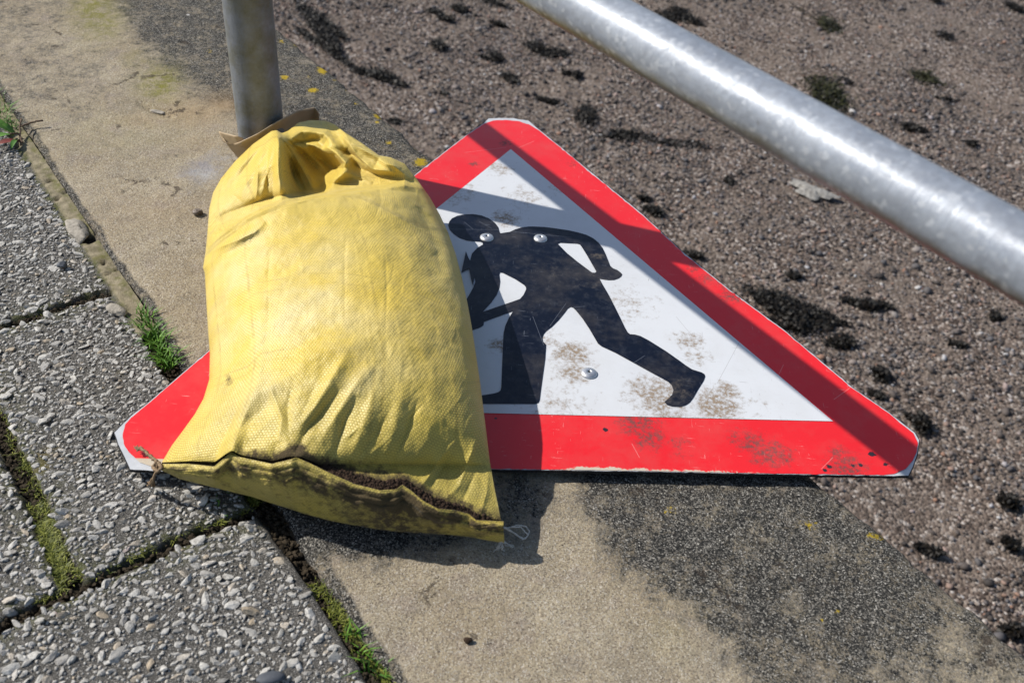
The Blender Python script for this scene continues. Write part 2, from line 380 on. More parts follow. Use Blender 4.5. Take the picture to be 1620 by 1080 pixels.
def mat_red():
    w = N("red_sheeting", .33, .5); P = w.coord()
    bl = [(1010, 665, .035, .95), (1030, 690, .03, .8), (1190, 700, .03, .8), (1215, 715, .035, .8), (1240, 720, .025, .7), (1165, 690, .02, .7), (800, 225, .014, .9), (750, 258, .01, 1),
          (1340, 735, .03, .9), (1330, 715, .02, .7), (905, 258, .02, .5), (1120, 440, .03, .6), (1160, 465, .03, .8), (1100, 420, .02, .6), (1070, 700, .03, .5)]
    base = w.mix(w.noise(P, 14, 4), (0.66, 0.012, 0.018), (0.76, 0.022, 0.026))
    c, f, n1 = sign_dirt(w, P, base, mud=(0.09, 0.05, 0.045), amount=.85, scr=(.75, .45, .42), blobs=bl,
        lines=[((1320, 630), (1345, 612)), ((1000, 700), (1012, 722)), ((820, 233), (845, 222)), ((1232, 592), (1240, 575)), ((1300, 740), (1318, 722)), ((735, 240), (800, 232))])
    # abraded strip along the near edge shows the pale core
    sx = w.n("ShaderNodeSeparateXYZ"); w.l(P, sx.inputs[0])
    y0 = spx(1100, 749); a = spx(900, 743)
    sl = (y0[1]-a[1])/(y0[0]-a[0])
    d = w.math('SUBTRACT', sx.outputs[1], w.math('ADD', w.math('MULTIPLY', sx.outputs[0], sl), a[1]-sl*a[0]))
    xm = w.math('MULTIPLY', w.rng(sx.outputs[0], spx(860, 745)[0], spx(920, 745)[0]), w.rng(sx.outputs[0], spx(1180, 745)[0], spx(1330, 745)[0], 1, .15))
    wid = w.math('MULTIPLY', w.rng(n1, .3, .7, .0005, .0085), xm)
    ab = w.rng(w.math('SUBTRACT', wid, d), -.0002, .0008)
    c = w.mix(ab, c, w.mix(n1, (.42, .34, .25), (.6, .55, .45)))
    # black chips
    ch = [(*spx(x, y), r, 1.0) for x, y, r in ((1380, 717, .006), (1402, 733, .0045), (1313, 736, .005), (1306, 742, .004), (958, 678, .0045), (1350, 735, .004), (1362, 734, .004), (1425, 745, .004), (785, 660, .003))]
    cm = w.rng(w.math('ADD', w.blobs(P, ch), w.rng(w.noise(P, 260, 4, .7), .3, .7, -.3, .3)), .45, .52)
    c = w.mix(cm, c, (.03, .02, .025))
    return w.done(c, w.rng(f, 0, 1, .30, .75))
def mat_figure():
    w = N("black_sheeting", .40, .32); P = w.coord()
    bl = [(940, 440, .05, .35), (870, 430, .05, .3), (1045, 620, .02, 1), (945, 405, .015, .8), (1075, 615, .03, .6)]
    c, f, _ = sign_dirt(w, P, w.mix(w.rng(w.noise(P, 95, 8, .8), .50, .72, 0, .5), (0.0035, 0.0055, 0.014), (0.05, 0.055, 0.07)), mud=(0.13, 0.105, 0.08), amount=.55, scr=(.20, .22, .26), blobs=bl,
        lines=[((711, 362), (785, 363)), ((785, 363), (860, 371)), ((860, 371), (905, 375)), ((758, 350), (778, 361)), ((735, 351), (748, 362)), ((905, 486), (925, 484)), ((905, 490), (918, 489)), ((1000, 575), (1020, 562)), ((870, 515), (895, 480)), ((843, 500), (860, 545))])
    return w.done(c, w.rng(f, 0, 1, .30, .8))
# woven polypropylene
def mat_sack(name="woven_sack", dirty=0.0):
    w = N(name, .55, .35); U = w.attr('uvw', "Vector"); P = w.coord()
    sp = w.n("ShaderNodeSeparateXYZ"); w.l(U, sp.inputs[0])
    PX, PY = 0.0025, 0.0021
    jx = w.rng(w.noise(P, 30, 3), .3, .7, -.0009, .0009)
    x = w.math('MULTIPLY', w.math('ADD', sp.outputs[0], jx), 1/PX); y = w.math('MULTIPLY', w.math('ADD', sp.outputs[1], jx), 1/PY)
    row = w.math('FLOOR', y); odd = w.math('MODULO', w.math('ABSOLUTE', row), 2.0)
    xs = w.math('ADD', x, w.math('MULTIPLY', odd, .5))
    fx = w.math('SUBTRACT', xs, w.math('FLOOR', xs)); fy = w.math('SUBTRACT', y, row)
    bx = w.math('SINE', w.math('MULTIPLY', fx, math.pi)); by = w.math('SINE', w.math('MULTIPLY', fy, math.pi))
    wv = w.math('POWER', w.math('MULTIPLY', w.math('POWER', bx, .38), w.math('POWER', by, .38)), 1.0)
    big = w.noise(P, 9, 4, .6); med = w.noise(w.mapping(P, scale=(1, 1.3, 1)), 42, 6, .7); fine = w.noise(P, 300, 4, .7)
    c = w.mix(w.rng(big, .36, .64), (0.68, 0.49, 0.06), (0.71, 0.54, 0.12))
    pale = w.math('MULTIPLY', w.rng(w.noise(w.mapping(P, loc=(2, 0, 0)), 13, 5, .65), .40, .64), w.attr('pale'))
    c = w.mix(pale, c, (0.73, 0.61, 0.29))
    olive = w.attr('olive')
    c = w.mix(w.math('MULTIPLY', olive, w.rng(med, .3, .7, .35, .9)), c, (0.36, 0.31, 0.08))
    # threads of slightly different tone, darker colour in the gaps of the weave
    thr = w.n("ShaderNodeTexWhiteNoise"); thr.noise_dimensions = '1D'; w.l(w.math('FLOOR', x), thr.inputs["W"])
    c = w.mix(w.rng(thr.outputs[0], 0, 1, 0, .12), c, (0.48, 0.35, 0.06))
    c = w.mix(w.math('MULTIPLY', w.rng(thr.outputs[0], .955, .96, 0, .32), w.rng(med, .4, .6)), c, (0.26, 0.19, 0.04))
    th2 = w.n('ShaderNodeTexWhiteNoise'); th2.noise_dimensions = '1D'; w.l(row, th2.inputs['W'])
    c = w.mix(w.math('MULTIPLY', w.rng(th2.outputs[0], .95, .96, 0, .28), w.rng(w.noise(P, 17, 3), .45, .6)), c, (0.26, 0.19, 0.04))
    smut = w.rng(w.noise(w.mapping(P, loc=(4, 2, 0)), 24, 8, .76), .50, .68, 0, .28)
    c = w.mix(smut, c, (0.36, 0.27, 0.10))
    gap = w.rng(wv, .3, .75, .8, 0)
    c = w.mix(w.math('MULTIPLY', gap, w.rng(med, .3, .7, .5, 1)), c, (0.22, 0.15, 0.02))
    dirt_shade = w.attr('dirt_shade')
    df = w.rng(w.math('ADD', w.math('MULTIPLY', dirt_shade, .55), w.noise(P, 120, 6, .75)), .70, .92, 0, .95)
    c = w.mix(df, c, (0.05, 0.033, 0.016))
    nm = w.bump(med, 0.0022, .6)
    nm = w.bump(wv, 0.00024, 1.0, nm)
    nm = w.bump(fine, 0.0003, .7, nm)
    w.b.inputs["Sheen Weight"].default_value = 0.08
    return w.done(c, w.rng(df, 0, 1, .42, .9), nm)

# ================================================================== COPING (kerb) 
def coping():
    k = np.arange(-0.7, 2.9, 0.004); s0, s1 = 0.174, 0.555
    n = 97
    t = np.linspace(0, 1, n)
    Kk, T = np.meshgrid(k, t, indexing='ij')
    eb = s0 + 0.010*fbm(Kk*14, Kk*0+3, 4) + 0.004*fbm(Kk*60, Kk*0+8, 3) - 0.010*np.exp(-((Kk-.45)/.05)**2)*0
    ef = s1 + 0.006*fbm(Kk*11, Kk*0+40, 4) + 0.006*fbm(Kk*55, Kk*0+51, 3)
    Ss = eb+(ef-eb)*T
    z = 0.0022*fbm(Ss*30, Kk*30, 4)+0.0016*fbm(Ss*110, Kk*110, 3)
    # softened arris
    de = np.minimum((Ss-eb), (ef-Ss)); z = z-0.006*np.exp(-(de/0.0045))
    # chipped groove in the surface
    X = sk(Ss, Kk, 0*z); px, _ = to_px(X); PXX, PYY = px[..., 0], px[..., 1]
    d, sd_, al = seg_dist(PXX, PYY, [(222, 163), (236, 170), (244, 176), (268, 181)])
    z -= 0.004*np.exp(-(d/4.0)**2)
    def blob(items):
        r = np.zeros_like(PXX)
        for (x, y, rx, ry, a) in items:
            r = np.maximum(r, a*np.exp(-(((PXX-x)/rx)**2+((PYY-y)/ry)**2)))
        return r
    wob = 30*fbm(Ss*25, Kk*25, 4)
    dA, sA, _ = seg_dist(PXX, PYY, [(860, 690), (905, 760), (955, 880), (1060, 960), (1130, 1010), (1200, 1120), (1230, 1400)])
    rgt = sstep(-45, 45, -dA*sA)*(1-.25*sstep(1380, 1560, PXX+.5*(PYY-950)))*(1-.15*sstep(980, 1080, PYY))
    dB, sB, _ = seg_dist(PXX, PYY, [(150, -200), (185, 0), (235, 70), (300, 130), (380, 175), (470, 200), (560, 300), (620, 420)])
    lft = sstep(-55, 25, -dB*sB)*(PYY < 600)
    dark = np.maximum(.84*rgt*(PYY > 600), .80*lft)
    dark = np.maximum(dark, blob([(820, 790, 60, 60, .75), (460, 850, 90, 80, 1.2), (570, 850, 120, 42, 1.2), (690, 855, 70, 22, .8), (60, 120, 150, 80, .42), (20, 20, 160, 70, .45), (330, 90, 60, 60, .75), (380, 40, 90, 90, .95)]))  # blobs below the sandbag add its shadow to the stain colour; others only stains
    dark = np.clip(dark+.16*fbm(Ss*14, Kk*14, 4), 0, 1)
    lich = blob([(510, 110, 9, 9, 1), (450, 123, 8, 5, .8), (495, 143, 10, 5, .9), (445, 66, 6, 5, .6), (467, 69, 6, 5, .55), (599, 182, 9, 5, .95), (597, 194, 5, 3, .8), (615, 226, 7, 4, .75), (660, 229, 7, 5, .8), (666, 256, 12, 8, .95), (564, 164, 4, 3, .8), (548, 139, 5, 4, .7), (530, 126, 4, 3, .7), (489, 122, 4, 3, .6),
                 (1386, 848, 20, 8, .72), (1060, 806, 12, 6, .62), (1326, 966, 7, 6, .6), (1300, 980, 6, 6, .5), (332, 82, 6, 5, .5), (1280, 830, 22, 10, .5)])
    green = blob([(150, 15, 36, 44, 1.2), (168, 35, 28, 28, 1), (252, 132, 34, 28, 1.3), (190, 210, 130, 40, .25), (215, 95, 22, 18, .5), (135, -30, 40, 40, .8), (150, 215, 60, 12, .25), (1060, 1000, 40, 40, .18)])
    rust = blob([(305, 178, 62, 24, .75), (350, 165, 40, 20, .7), (225, 190, 50, 15, .4), (255, 335, 80, 30, .25), (330, 225, 50, 20, .35)])
    blue = blob([(318, 272, 42, 24, .95), (345, 250, 30, 20, .7), (300, 300, 36, 14, .5), (225, 190, 60, 8, .0)])
    white = blob([(297, 25, 9, 5, 1)])
    P = sk(Ss, Kk, z)
    # side skirts
    left = sk(eb[:, :1]-0.002, Kk[:, :1], 0*eb[:, :1]-0.10); right = sk(ef[:, -1:]-0.004, Kk[:, -1:], 0*ef[:, -1:]-0.16)
    full = np.concatenate([left, P, right], 1); nn = n+2
    pad = lambda a: np.concatenate([a[:, :1], a, a[:, -1:]], 1).ravel()
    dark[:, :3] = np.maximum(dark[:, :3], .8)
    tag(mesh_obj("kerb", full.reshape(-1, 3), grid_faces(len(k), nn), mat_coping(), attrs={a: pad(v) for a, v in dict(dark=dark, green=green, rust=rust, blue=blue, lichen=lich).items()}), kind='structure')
coping()
# quay wall under the coping and a footing of the beach
def box(mb, c0, c1, ax=None):
    (x0, y0, z0), (x1, y1, z1) = c0, c1
    V = [(x, y, z) for z in (z0, z1) for y in (y0, y1) for x in (x0, x1)]
    if ax is not None: V = [tuple(v[0]*S_AX+v[1]*K_AX+np.array([0, 0, v[2]])) for v in V]
    mb.add(V, [(0, 2, 3, 1), (4, 5, 7, 6), (0, 1, 5, 4), (1, 3, 7, 5), (3, 2, 6, 7), (2, 0, 4, 6)])
STONE = simple("quay_stone", (.22, .2, .17), .9, .2, var=.3, scale=30, bump=.004)
mb = MB()
for j in range(6):                                             # courses of blocks, each set back a little
    for i in range(12):
        k0 = -0.7+i*0.3+(0.15 if j % 2 else 0)
        box(mb, (0.20, k0+.004, -0.163-0.2*(j+1)), (0.535+0.004*((i*7+j*3) % 3), k0+.296, -0.163-0.2*j-0.008), 1)
qw = mb.build("quay_wall", STONE, smooth=False)
tag(qw, "stone block quay wall dropping from the kerb edge to the beach", "wall")

# ================================================================== PAVEMENT
def pavement():
    ss = np.arange(-0.85, 0.1765, 0.003); kk = np.arange(-0.25, 1.75, 0.003)
    K, S = np.meshgrid(kk, ss, indexing='ij')
    Sn = S+0.010*fbm(S*22, K*22, 4)+.004*fbm(S*90, K*90, 3); Kn = K+0.010*fbm(S*22+50, K*22+9, 4)+.004*fbm(S*90+5, K*90, 3)
    dE = np.full(S.shape, 1.0)
    def joint(d, w): 
        nonlocal dE
        dE = np.minimum(dE, np.abs(d)-w)
    joint(np.where(Sn < .16, Kn-0.492, 9), .0025)
    joint(np.where(Sn < .1595, Kn-0.808, 9), .0022)
    joint(np.where(Sn < .1595, Kn-1.22, 9), .003)
    joint(np.where((Kn > .492) & (Kn < .808), Sn-0.027, 9), .0050)
    joint(np.where((Kn > 1.22), Sn+0.1, 9), .004)
    mort = sstep(.1585, .1605, Sn)*sstep(.728, .736, Kn)
    gapk = sstep(.159, .163, Sn)*(1-sstep(.725, .733, Kn))
    j = 1-sstep(-.001, .004, dE)
    j = np.maximum(j*(1-mort), gapk)
    # missing pieces in the mortar
    for (a, b, r) in ((.168, .905, .009), (.168, 1.03, .004), (.163, .99, .003), (.166, .855, .004)):
        j = np.maximum(j, (1-sstep(r*.7, r, np.hypot(Sn-a, Kn-b))))
    kc = sstep(.0, .0015, np.abs(Kn-.835-.3*(Sn-.16)))*sstep(0, .001, np.abs(Kn-1.00+.2*(Sn-.16)))*sstep(0, .0012, np.abs(Kn-.955))
    j = np.maximum(j, mort*(1-kc)*.8)
    edge = np.exp(-np.clip(dE, 0, 1)/.004)
    z = -.002+0.002*fbm(S*25, K*25, 4)+.0018*fbm(S*120, K*120, 3)-.0025*edge*(1-mort)-.006*j
    z += mort*.001-.0006
    z = np.where(mort > .5, z+.003*fbm(S*70, K*70, 4), z)
    z -= gapk*(.003-.010*fbm(S*90, K*90, 4))
    moss = np.clip(np.exp(-np.clip(dE, 0, 1)/.010)*.9, 0, 1)*(1-mort)
    moss = np.maximum(moss, np.exp(-((Sn-.1575)/.004)**2)*.8*sstep(.735, .745, Kn)); moss = np.maximum(moss, np.exp(-((Sn-.173)/.004)**2)*.7*mort)
    P = sk(S, K, z)
    tag(mesh_obj("pavement", P.reshape(-1, 3), grid_faces(len(kk), len(ss)), mat_pavement(), attrs=dict(joint=j.ravel(), mortar=mort.ravel(), moss=moss.ravel())), kind='structure')
    return S, K, z, dE, j, mort
PV = pavement()
# aggregate chips bedded in the slabs
def ico(sub):
    bm = bmesh.new(); bmesh.ops.create_icosphere(bm, subdivisions=sub, radius=1); bm.verts.ensure_lookup_table()
    V = np.array([v.co[:] for v in bm.verts]); Fc = np.array([[v.index for v in f.verts] for f in bm.faces]); bm.free(); return V, Fc
def chip_proto(sub, ncut, rng, lo=.5, hi=.85):
    V, Fc = ico(sub); V = V.copy()
    for _ in range(ncut):
        n_ = rng.normal(size=3); n_ /= np.linalg.norm(n_); d = rng.uniform(lo, hi)
        ex = np.clip(V@n_-d, 0, None); V -= ex[:, None]*n_
    V *= 1+0.06*rng.normal(size=(len(V), 1))
    return V, Fc
def scatter_mesh(name, pos, size, mat, protos, yaw, rnd, tilt=0.25, parent=None, smooth=True):
    VV = []; FF = []; CC = []; off = 0; n = len(pos)
    pid = RNG.integers(0, len(protos), n)
    for p in range(len(protos)):
        idx = np.where(pid == p)[0]
        if not len(idx): continue
        V, Fc = protos[p]; m_ = len(V)
        L = V[None]*size[idx][:, None, :]
        tx = RNG.normal(0, tilt, len(idx)); ty = RNG.normal(0, tilt, len(idx))
        x, y, z = L[..., 0], L[..., 1], L[..., 2]
        y, z = y*np.cos(tx)[:, None]-z*np.sin(tx)[:, None], y*np.sin(tx)[:, None]+z*np.cos(tx)[:, None]
        x, z = x*np.cos(ty)[:, None]+z*np.sin(ty)[:, None], -x*np.sin(ty)[:, None]+z*np.cos(ty)[:, None]
        a = yaw[idx][:, None]; x, y = x*np.cos(a)-y*np.sin(a), x*np.sin(a)+y*np.cos(a)
        W = np.stack([x, y, z], -1)+pos[idx][:, None, :]
        VV.append(W.reshape(-1, 3)); FF.append((Fc[None]+(np.arange(len(idx))*m_)[:, None, None]).reshape(-1, 3)+off)
        CC.append(np.repeat(rnd[idx], m_)); off += len(idx)*m_
    return mesh_obj(name, np.concatenate(VV), np.concatenate(FF), mat, parent, smooth, {'rnd': np.concatenate(CC)})
def chips():
    S, K, z, dE, j, mort = PV; rng = np.random.default_rng(11)
    s0, k0 = S[0, 0], K[0, 0]
    def place(n, rmin, box_):
        pts = []; cell = {}; c = rmin
        cand = np.stack([rng.uniform(box_[0], box_[1], n), rng.uniform(box_[2], box_[3], n)], -1)
        q, w = to_px(sk(cand[:, 0], cand[:, 1], 0*cand[:, 0]))
        cand = cand[(q[:, 0] > -60) & (q[:, 0] < 720) & (q[:, 1] > 60) & (q[:, 1] < 1160)]
        for s_, k_ in cand:
            i = int(round((s_-s0)/.003)); jj = int(round((k_-k0)/.003))
            if not (0 <= i < S.shape[1] and 0 <= jj < S.shape[0]): continue
            if dE[jj, i] < .004 or mort[jj, i] > .05 or s_ > .156 or j[jj, i] > .1: continue
            g = (int(s_/c), int(k_/c)); ok = True
            for a in (-1, 0, 1):
                for b in (-1, 0, 1):
                    for o in cell.get((g[0]+a, g[1]+b), ()):
                        if (o[0]-s_)**2+(o[1]-k_)**2 < rmin*rmin: ok = False; break
            if ok: cell.setdefault(g, []).append((s_, k_)); pts.append((s_, k_, z[jj, i]))
        return np.array(pts)
    B = (-.45, .157, .25, 1.3)
    protos = [chip_proto(2, 12, rng, .48, .85) for _ in range(20)]
    a = place(150000, .0058, B); n = len(a)
    r = rng.uniform(.0017, .0036, n)*(1+.5*(rng.random(n) > .8)); el = rng.uniform(1.1, 1.9, n)
    size = np.stack([r*el, r*rng.uniform(.7, 1, n), r*rng.uniform(.36, .52, n)], -1)
    P = sk(a[:, 0], a[:, 1], a[:, 2]+size[:, 2]*rng.uniform(-.25, .25, n))
    yaw = rng.normal(.55, .75, n)
    o = scatter_mesh("pavement_aggregate", P, size, mat_chips(), protos, yaw, rng.beta(2.2, 1.8, n), .3, smooth=False)
    tag(o, kind='stuff'); tag(o, "pale stone chips bedded in the grey paving slabs", "aggregate")
    b = place(120000, .0030, B); n = len(b)
    r = rng.uniform(.0006, .0017, n)
    size = np.stack([r*rng.uniform(1, 1.7, n), r, r*.6], -1)
    o2 = scatter_mesh("pavement_grit", sk(b[:, 0], b[:, 1], b[:, 2]+size[:, 2]*.3), size, o.data.materials[0], [chip_proto(1, 4, rng) for _ in range(5)], rng.uniform(0, 6.3, n), rng.beta(1.4, 1.8, n))
    tag(o2, "fine pale grit in the surface of the paving slabs", "grit", kind='stuff')
chips()
def gap_grit():
    rng = np.random.default_rng(17); n = 5200
    s = rng.uniform(.157, .178, n); k = rng.uniform(.20, .735, n); m_ = rng.random(n) < .5
    jj = rng.choice(3, n); k2 = np.where(jj == 0, .492, np.where(jj == 1, .808, rng.uniform(.5, .8, n))); s2 = np.where(jj == 2, .027, rng.uniform(-.3, .155, n))
    s = np.where(m_, s, s2+rng.normal(0, .0035, n)*(jj == 2)); k = np.where(m_, k, k2+rng.normal(0, .0025, n)*(jj < 2))
    r = rng.uniform(.0006, .0022, n); size = np.stack([r*1.3, r, r*.8], -1)
    o = scatter_mesh("joint_grit", sk(s, k, np.where(m_, -.009, -.0085)+rng.uniform(0, .003, n)), size, simple("joint_soil", (.07, .054, .036), .95, .1, var=.4, scale=300, col2=(.012, .01, .007)), [chip_proto(1, 4, rng) for _ in range(5)], rng.uniform(0, 6, n), rng.random(n), smooth=False)
    tag(o, "dark grit and soil in the joints of the paving", "grit", kind='stuff')
gap_grit()

# ================================================================== BEACH
BZ = -1.3
def beach():
    ss = np.arange(0.3, 9.0, 0.03); kk = np.arange(-3.0, 9.0, 0.03)
    K, S = np.meshgrid(kk, ss, indexing='ij')
    z = BZ+.05*fbm(S*1.6, K*1.6, 4)+.02*fbm(S*9, K*9, 3)
    tag(mesh_obj("beach", sk(S, K, z).reshape(-1, 3), grid_faces(len(kk), len(ss)), mat_beach()), kind='structure')
    big = np.array([(-60, -60), (60, -60), (60, 60), (-60, 60)], float)
    V = [(*sk(a, b, BZ-.06),) for a, b in ((.3, -60), (80, -60), (80, 80), (.3, 80))]
    tag(mesh_obj("sand", V, [(0, 1, 2, 3)], bpy.data.materials["beach_grit"]), kind='structure')
    rng = np.random.default_rng(5)
    n = 330000
    s = rng.uniform(.9, 6.2, n); k = rng.uniform(-.8, 5.6, n)
    P = sk(s, k, np.full(n, BZ)); q, w = to_px(P)
    m_ = (q[:, 0] > 380) & (q[:, 0] < 1700) & (q[:, 1] > -60) & (q[:, 1] < 1120)
    s, k, q = s[m_], k[m_], q[m_]
    den = fbm(s*2.3+4, k*2.3, 4)+.5
    keep = rng.random(len(s)) < np.clip(.35+1.5*(den-.38), .12, 1)
    s, k, q = s[keep], k[keep], q[keep]
    # sandy zone near the foot of the wall at the right
    d = np.hypot((q[:, 0]-1430)/180, (q[:, 1]-860)/110); keep = (d > 1)|(rng.random(len(s)) < .35); s, k = s[keep], k[keep]
    n = len(s)
    z = BZ+.05*fbm(s*1.6, k*1.6, 4)+.02*fbm(s*9, k*9, 3)
    r = .0036*np.exp(rng.normal(0, .42, n)); r = np.clip(r, .0016, .018); r = np.where(rng.random(n) < .004, rng.uniform(.009, .016, n), r)
    size = np.stack([r*rng.uniform(1, 1.6, n), r*rng.uniform(.8, 1.1, n), r*rng.uniform(.5, .8, n)], -1)
    o = scatter_mesh("beach_pebbles", sk(s, k, z+size[:, 2]*.5), size, mat_pebble(), [chip_proto(1, 3, rng, .6, .9) for _ in range(8)], rng.uniform(0, 6.3, n), rng.beta(1.05, 1.35, n))
    print("beach pebbles", n)
    tag(o, "small brown and grey pebbles covering the beach", "pebbles", kind='stuff')
beach()

# ================================================================== ROADWORKS SIGN
ZB, ZT = 0.0075, 0.0105
def poly_mesh(name, outer, holes, z, mat, parent, bev=0.0, flat_px=True, smooth=False, thick=0.0):
    loops = [[Vector((*at(x, y, z)[:2], z)) for x, y in lp] for lp in [outer]+list(holes)]
    tri = tessellate_polygon(loops); V = [v for lp in loops for v in lp]
    tris = [tuple(t) for t in tri]
    # orient up
    out = []
    for t in tris:
        a, b, c = (V[i] for i in t)
        out.append(t if (b-a).cross(c-a).z > 0 else t[::-1])
    n = len(V); Fc = list(out)
    if thick:
        V = V+[v-Vector((0, 0, thick)) for v in V]; Fc += [tuple(i+n for i in t[::-1]) for t in out]; o = 0
        for lp in loops:
            m_ = len(lp)
            for i in range(m_): Fc.append((o+i, o+(i+1) % m_, n+o+(i+1) % m_, n+o+i))
            o += m_
    ob = mesh_obj(name, V, Fc, mat, parent, smooth)
    bm = bmesh.new(); bm.from_mesh(ob.data); bmesh.ops.recalc_face_normals(bm, faces=bm.faces)
    if not thick:
        for f in bm.faces:
            if f.normal.z < 0: f.normal_flip()
    bm.to_mesh(ob.data); bm.free()
    return ob
def rough_edge(pts, step=5.0, amp=0.55, seed=1):
    rng = np.random.default_rng(seed); pts = np.array(pts, float); out = []
    n = len(pts)
    for i in range(n):
        a, b = pts[i], pts[(i+1) % n]; L = np.linalg.norm(b-a); m_ = max(1, int(L/step))
        for q in range(m_):
            p = a+(b-a)*q/m_
            if q: p = p+rng.normal(0, amp, 2)*(1 if rng.random() < .35 else .3)
            out.append(tuple(p))
    return out
RED_OUT = [(230, 642), (207, 661), (198, 671), (194, 687), (196, 702), (204, 715), (221, 731), (244, 739), (400, 738), (770, 741), (1000, 744), (1200, 748), (1398, 751), (1415, 749), (1433, 741), (1444, 728), (1450, 715), (1452, 700), (1445, 685), (1423, 668),
           (1407, 654), (1347, 613), (1320, 590), (1240, 523), (1153, 459), (1080, 400), (1017, 341), (945, 282), (882, 230), (852, 206), (837, 197), (822, 192), (800, 190), (780, 191), (766, 196), (740, 213), (660, 275), (330, 556)]
BOARD = [(232, 639), (207, 658), (181, 684), (187, 702), (197, 722), (206, 742), (258, 745), (400, 742), (770, 743.5), (1000, 747), (1200, 751), (1398, 754), (1437, 752), (1443, 740), (1451, 718), (1454, 696), (1447, 684), (1425, 667),
         (1409, 652), (1349, 611), (1322, 588), (1242, 521), (1155, 457), (1082, 398), (1019, 339), (947, 280), (884, 228), (854, 204), (836, 191), (812, 187), (773, 187.5), (764, 194), (739, 211), (658, 273), (328, 554)]
INNER = [(808, 236), (360, 594), (360, 644), (768, 653), (1318, 666)]
for i_ in list(range(7, 12))+list(range(18, 28))+[31, 32, 33, 34]:
    nr_ = min(RED_OUT, key=lambda q_: math.hypot(q_[0]-BOARD[i_][0], q_[1]-BOARD[i_][1]))
    if math.hypot(nr_[0]-BOARD[i_][0], nr_[1]-BOARD[i_][1]) < 6: BOARD[i_] = (nr_[0]*.6+BOARD[i_][0]*.4, nr_[1]*.6+BOARD[i_][1]*.4)
sgn = empty("roadworks_sign", tuple(at(810, 560, 0)))
sgn_loc = Vector(sgn.location)
tag(sgn, "red bordered triangular roadworks sign showing a black digging man, lying flat under the sandbag", "road sign")
def under(o, root):      # parent while keeping world placement of vertices
    o.parent = root; o.matrix_parent_inverse = Matrix.Translation(-Vector(root.location)); return o
WEDGE = simple("board_white_edge", (.52, .54, .57), .45, .4, var=.12, scale=80)
MRED, MWHITE, MFIG = mat_red(), mat_white(), mat_figure()
DARKC = simple("dark_core", (.02, .02, .022), .7)
brd = under(poly_mesh("board", rough_edge(BOARD, 7, .3, 3), [], ZT, WEDGE, None, thick=ZT-ZB), sgn)
brd.data.materials.append(DARKC)
for f_ in brd.data.polygons:
    if f_.normal.z < .5: f_.material_index = 1
under(poly_mesh("edge_trim", rough_edge([(x+(1.2 if x > 810 else -1.2), y+(1.5 if y > 700 else 0)) for x, y in BOARD], 7, .2, 3), [], ZB+.0012, DARKC, None, thick=.0018), sgn)
under(poly_mesh("red_border", rough_edge(RED_OUT, 5, .5, 4), [INNER], ZT+.0004, MRED, None), sgn)
under(poly_mesh("white_panel", INNER, [], ZT+.0008, MWHITE, None), sgn)
fz = lambda pts: [(680+x/3, 320+y/3) for x, y in pts]
FIG = fz([(335, 147), (380, 140), (405, 128), (435, 119), (470, 115), (500, 115), (545, 117), (600, 124), (660, 133), (705, 143), (745, 155), (775, 170), (800, 190), (820, 216), (834, 245), (846, 275), (856, 301), (870, 313), (890, 321), (905, 332), (913, 341), (908, 352), (895, 361), (875, 368), (850, 369), (825, 366), (805, 362),
          (820, 390), (845, 432), (875, 490), (905, 550), (925, 592), (938, 615), (950, 625), (975, 627), (1000, 634), (1040, 655), (1120, 705), (1180, 747), (1215, 773), (1245, 792), (1290, 806), (1303, 814), (1307, 825), (1300, 845), (1272, 890), (1250, 928), (1235, 948), (1215, 962), (1188, 970), (1150, 968), (1125, 960), (1113, 946),
          (1130, 932), (1150, 912), (1156, 890), (1148, 868), (1130, 850), (1060, 812), (960, 757), (880, 713), (815, 683), (798, 670), (785, 648), (760, 605), (725, 552), (695, 515), (680, 500), (668, 496), (655, 504), (640, 524), (612, 558), (580, 590), (552, 611), (540, 626), (534, 643), (537, 660), (552, 675),
          (548, 740), (537, 820), (526, 900), (522, 935), (516, 950), (500, 956), (120, 955), (120, 935), (248, 915), (305, 906), (325, 900), (335, 892), (339, 875), (342, 800), (346, 700), (350, 620), (358, 585), (375, 548), (395, 516), (257, 567), (255, 583), (240, 593), (202, 607), (110, 640), (100, 620), (190, 575),
          (182, 520), (174, 460), (192, 430), (208, 400), (216, 375), (207, 335), (190, 280), (200, 243), (225, 216), (252, 200), (250, 192), (240, 187), (210, 185), (175, 181), (140, 168), (112, 149), (95, 130), (87, 110), (92, 92), (105, 76), (130, 64), (165, 57), (205, 56), (245, 62), (280, 76), (308, 96), (325, 118), (331, 140)])
H1 = fz([(608, 197), (618, 192), (700, 196), (712, 200), (722, 213), (745, 250), (790, 328), (784, 334), (770, 333), (700, 281), (650, 240)])
H2 = fz([(252, 519), (400, 468), (428, 458), (445, 438), (457, 412), (456, 402), (446, 391), (405, 364), (345, 334), (334, 333), (330, 342), (334, 375), (330, 405), (318, 438), (292, 475)])
under(poly_mesh("pictogram", FIG, [H1, H2], ZT+.0012, MFIG, None), sgn)
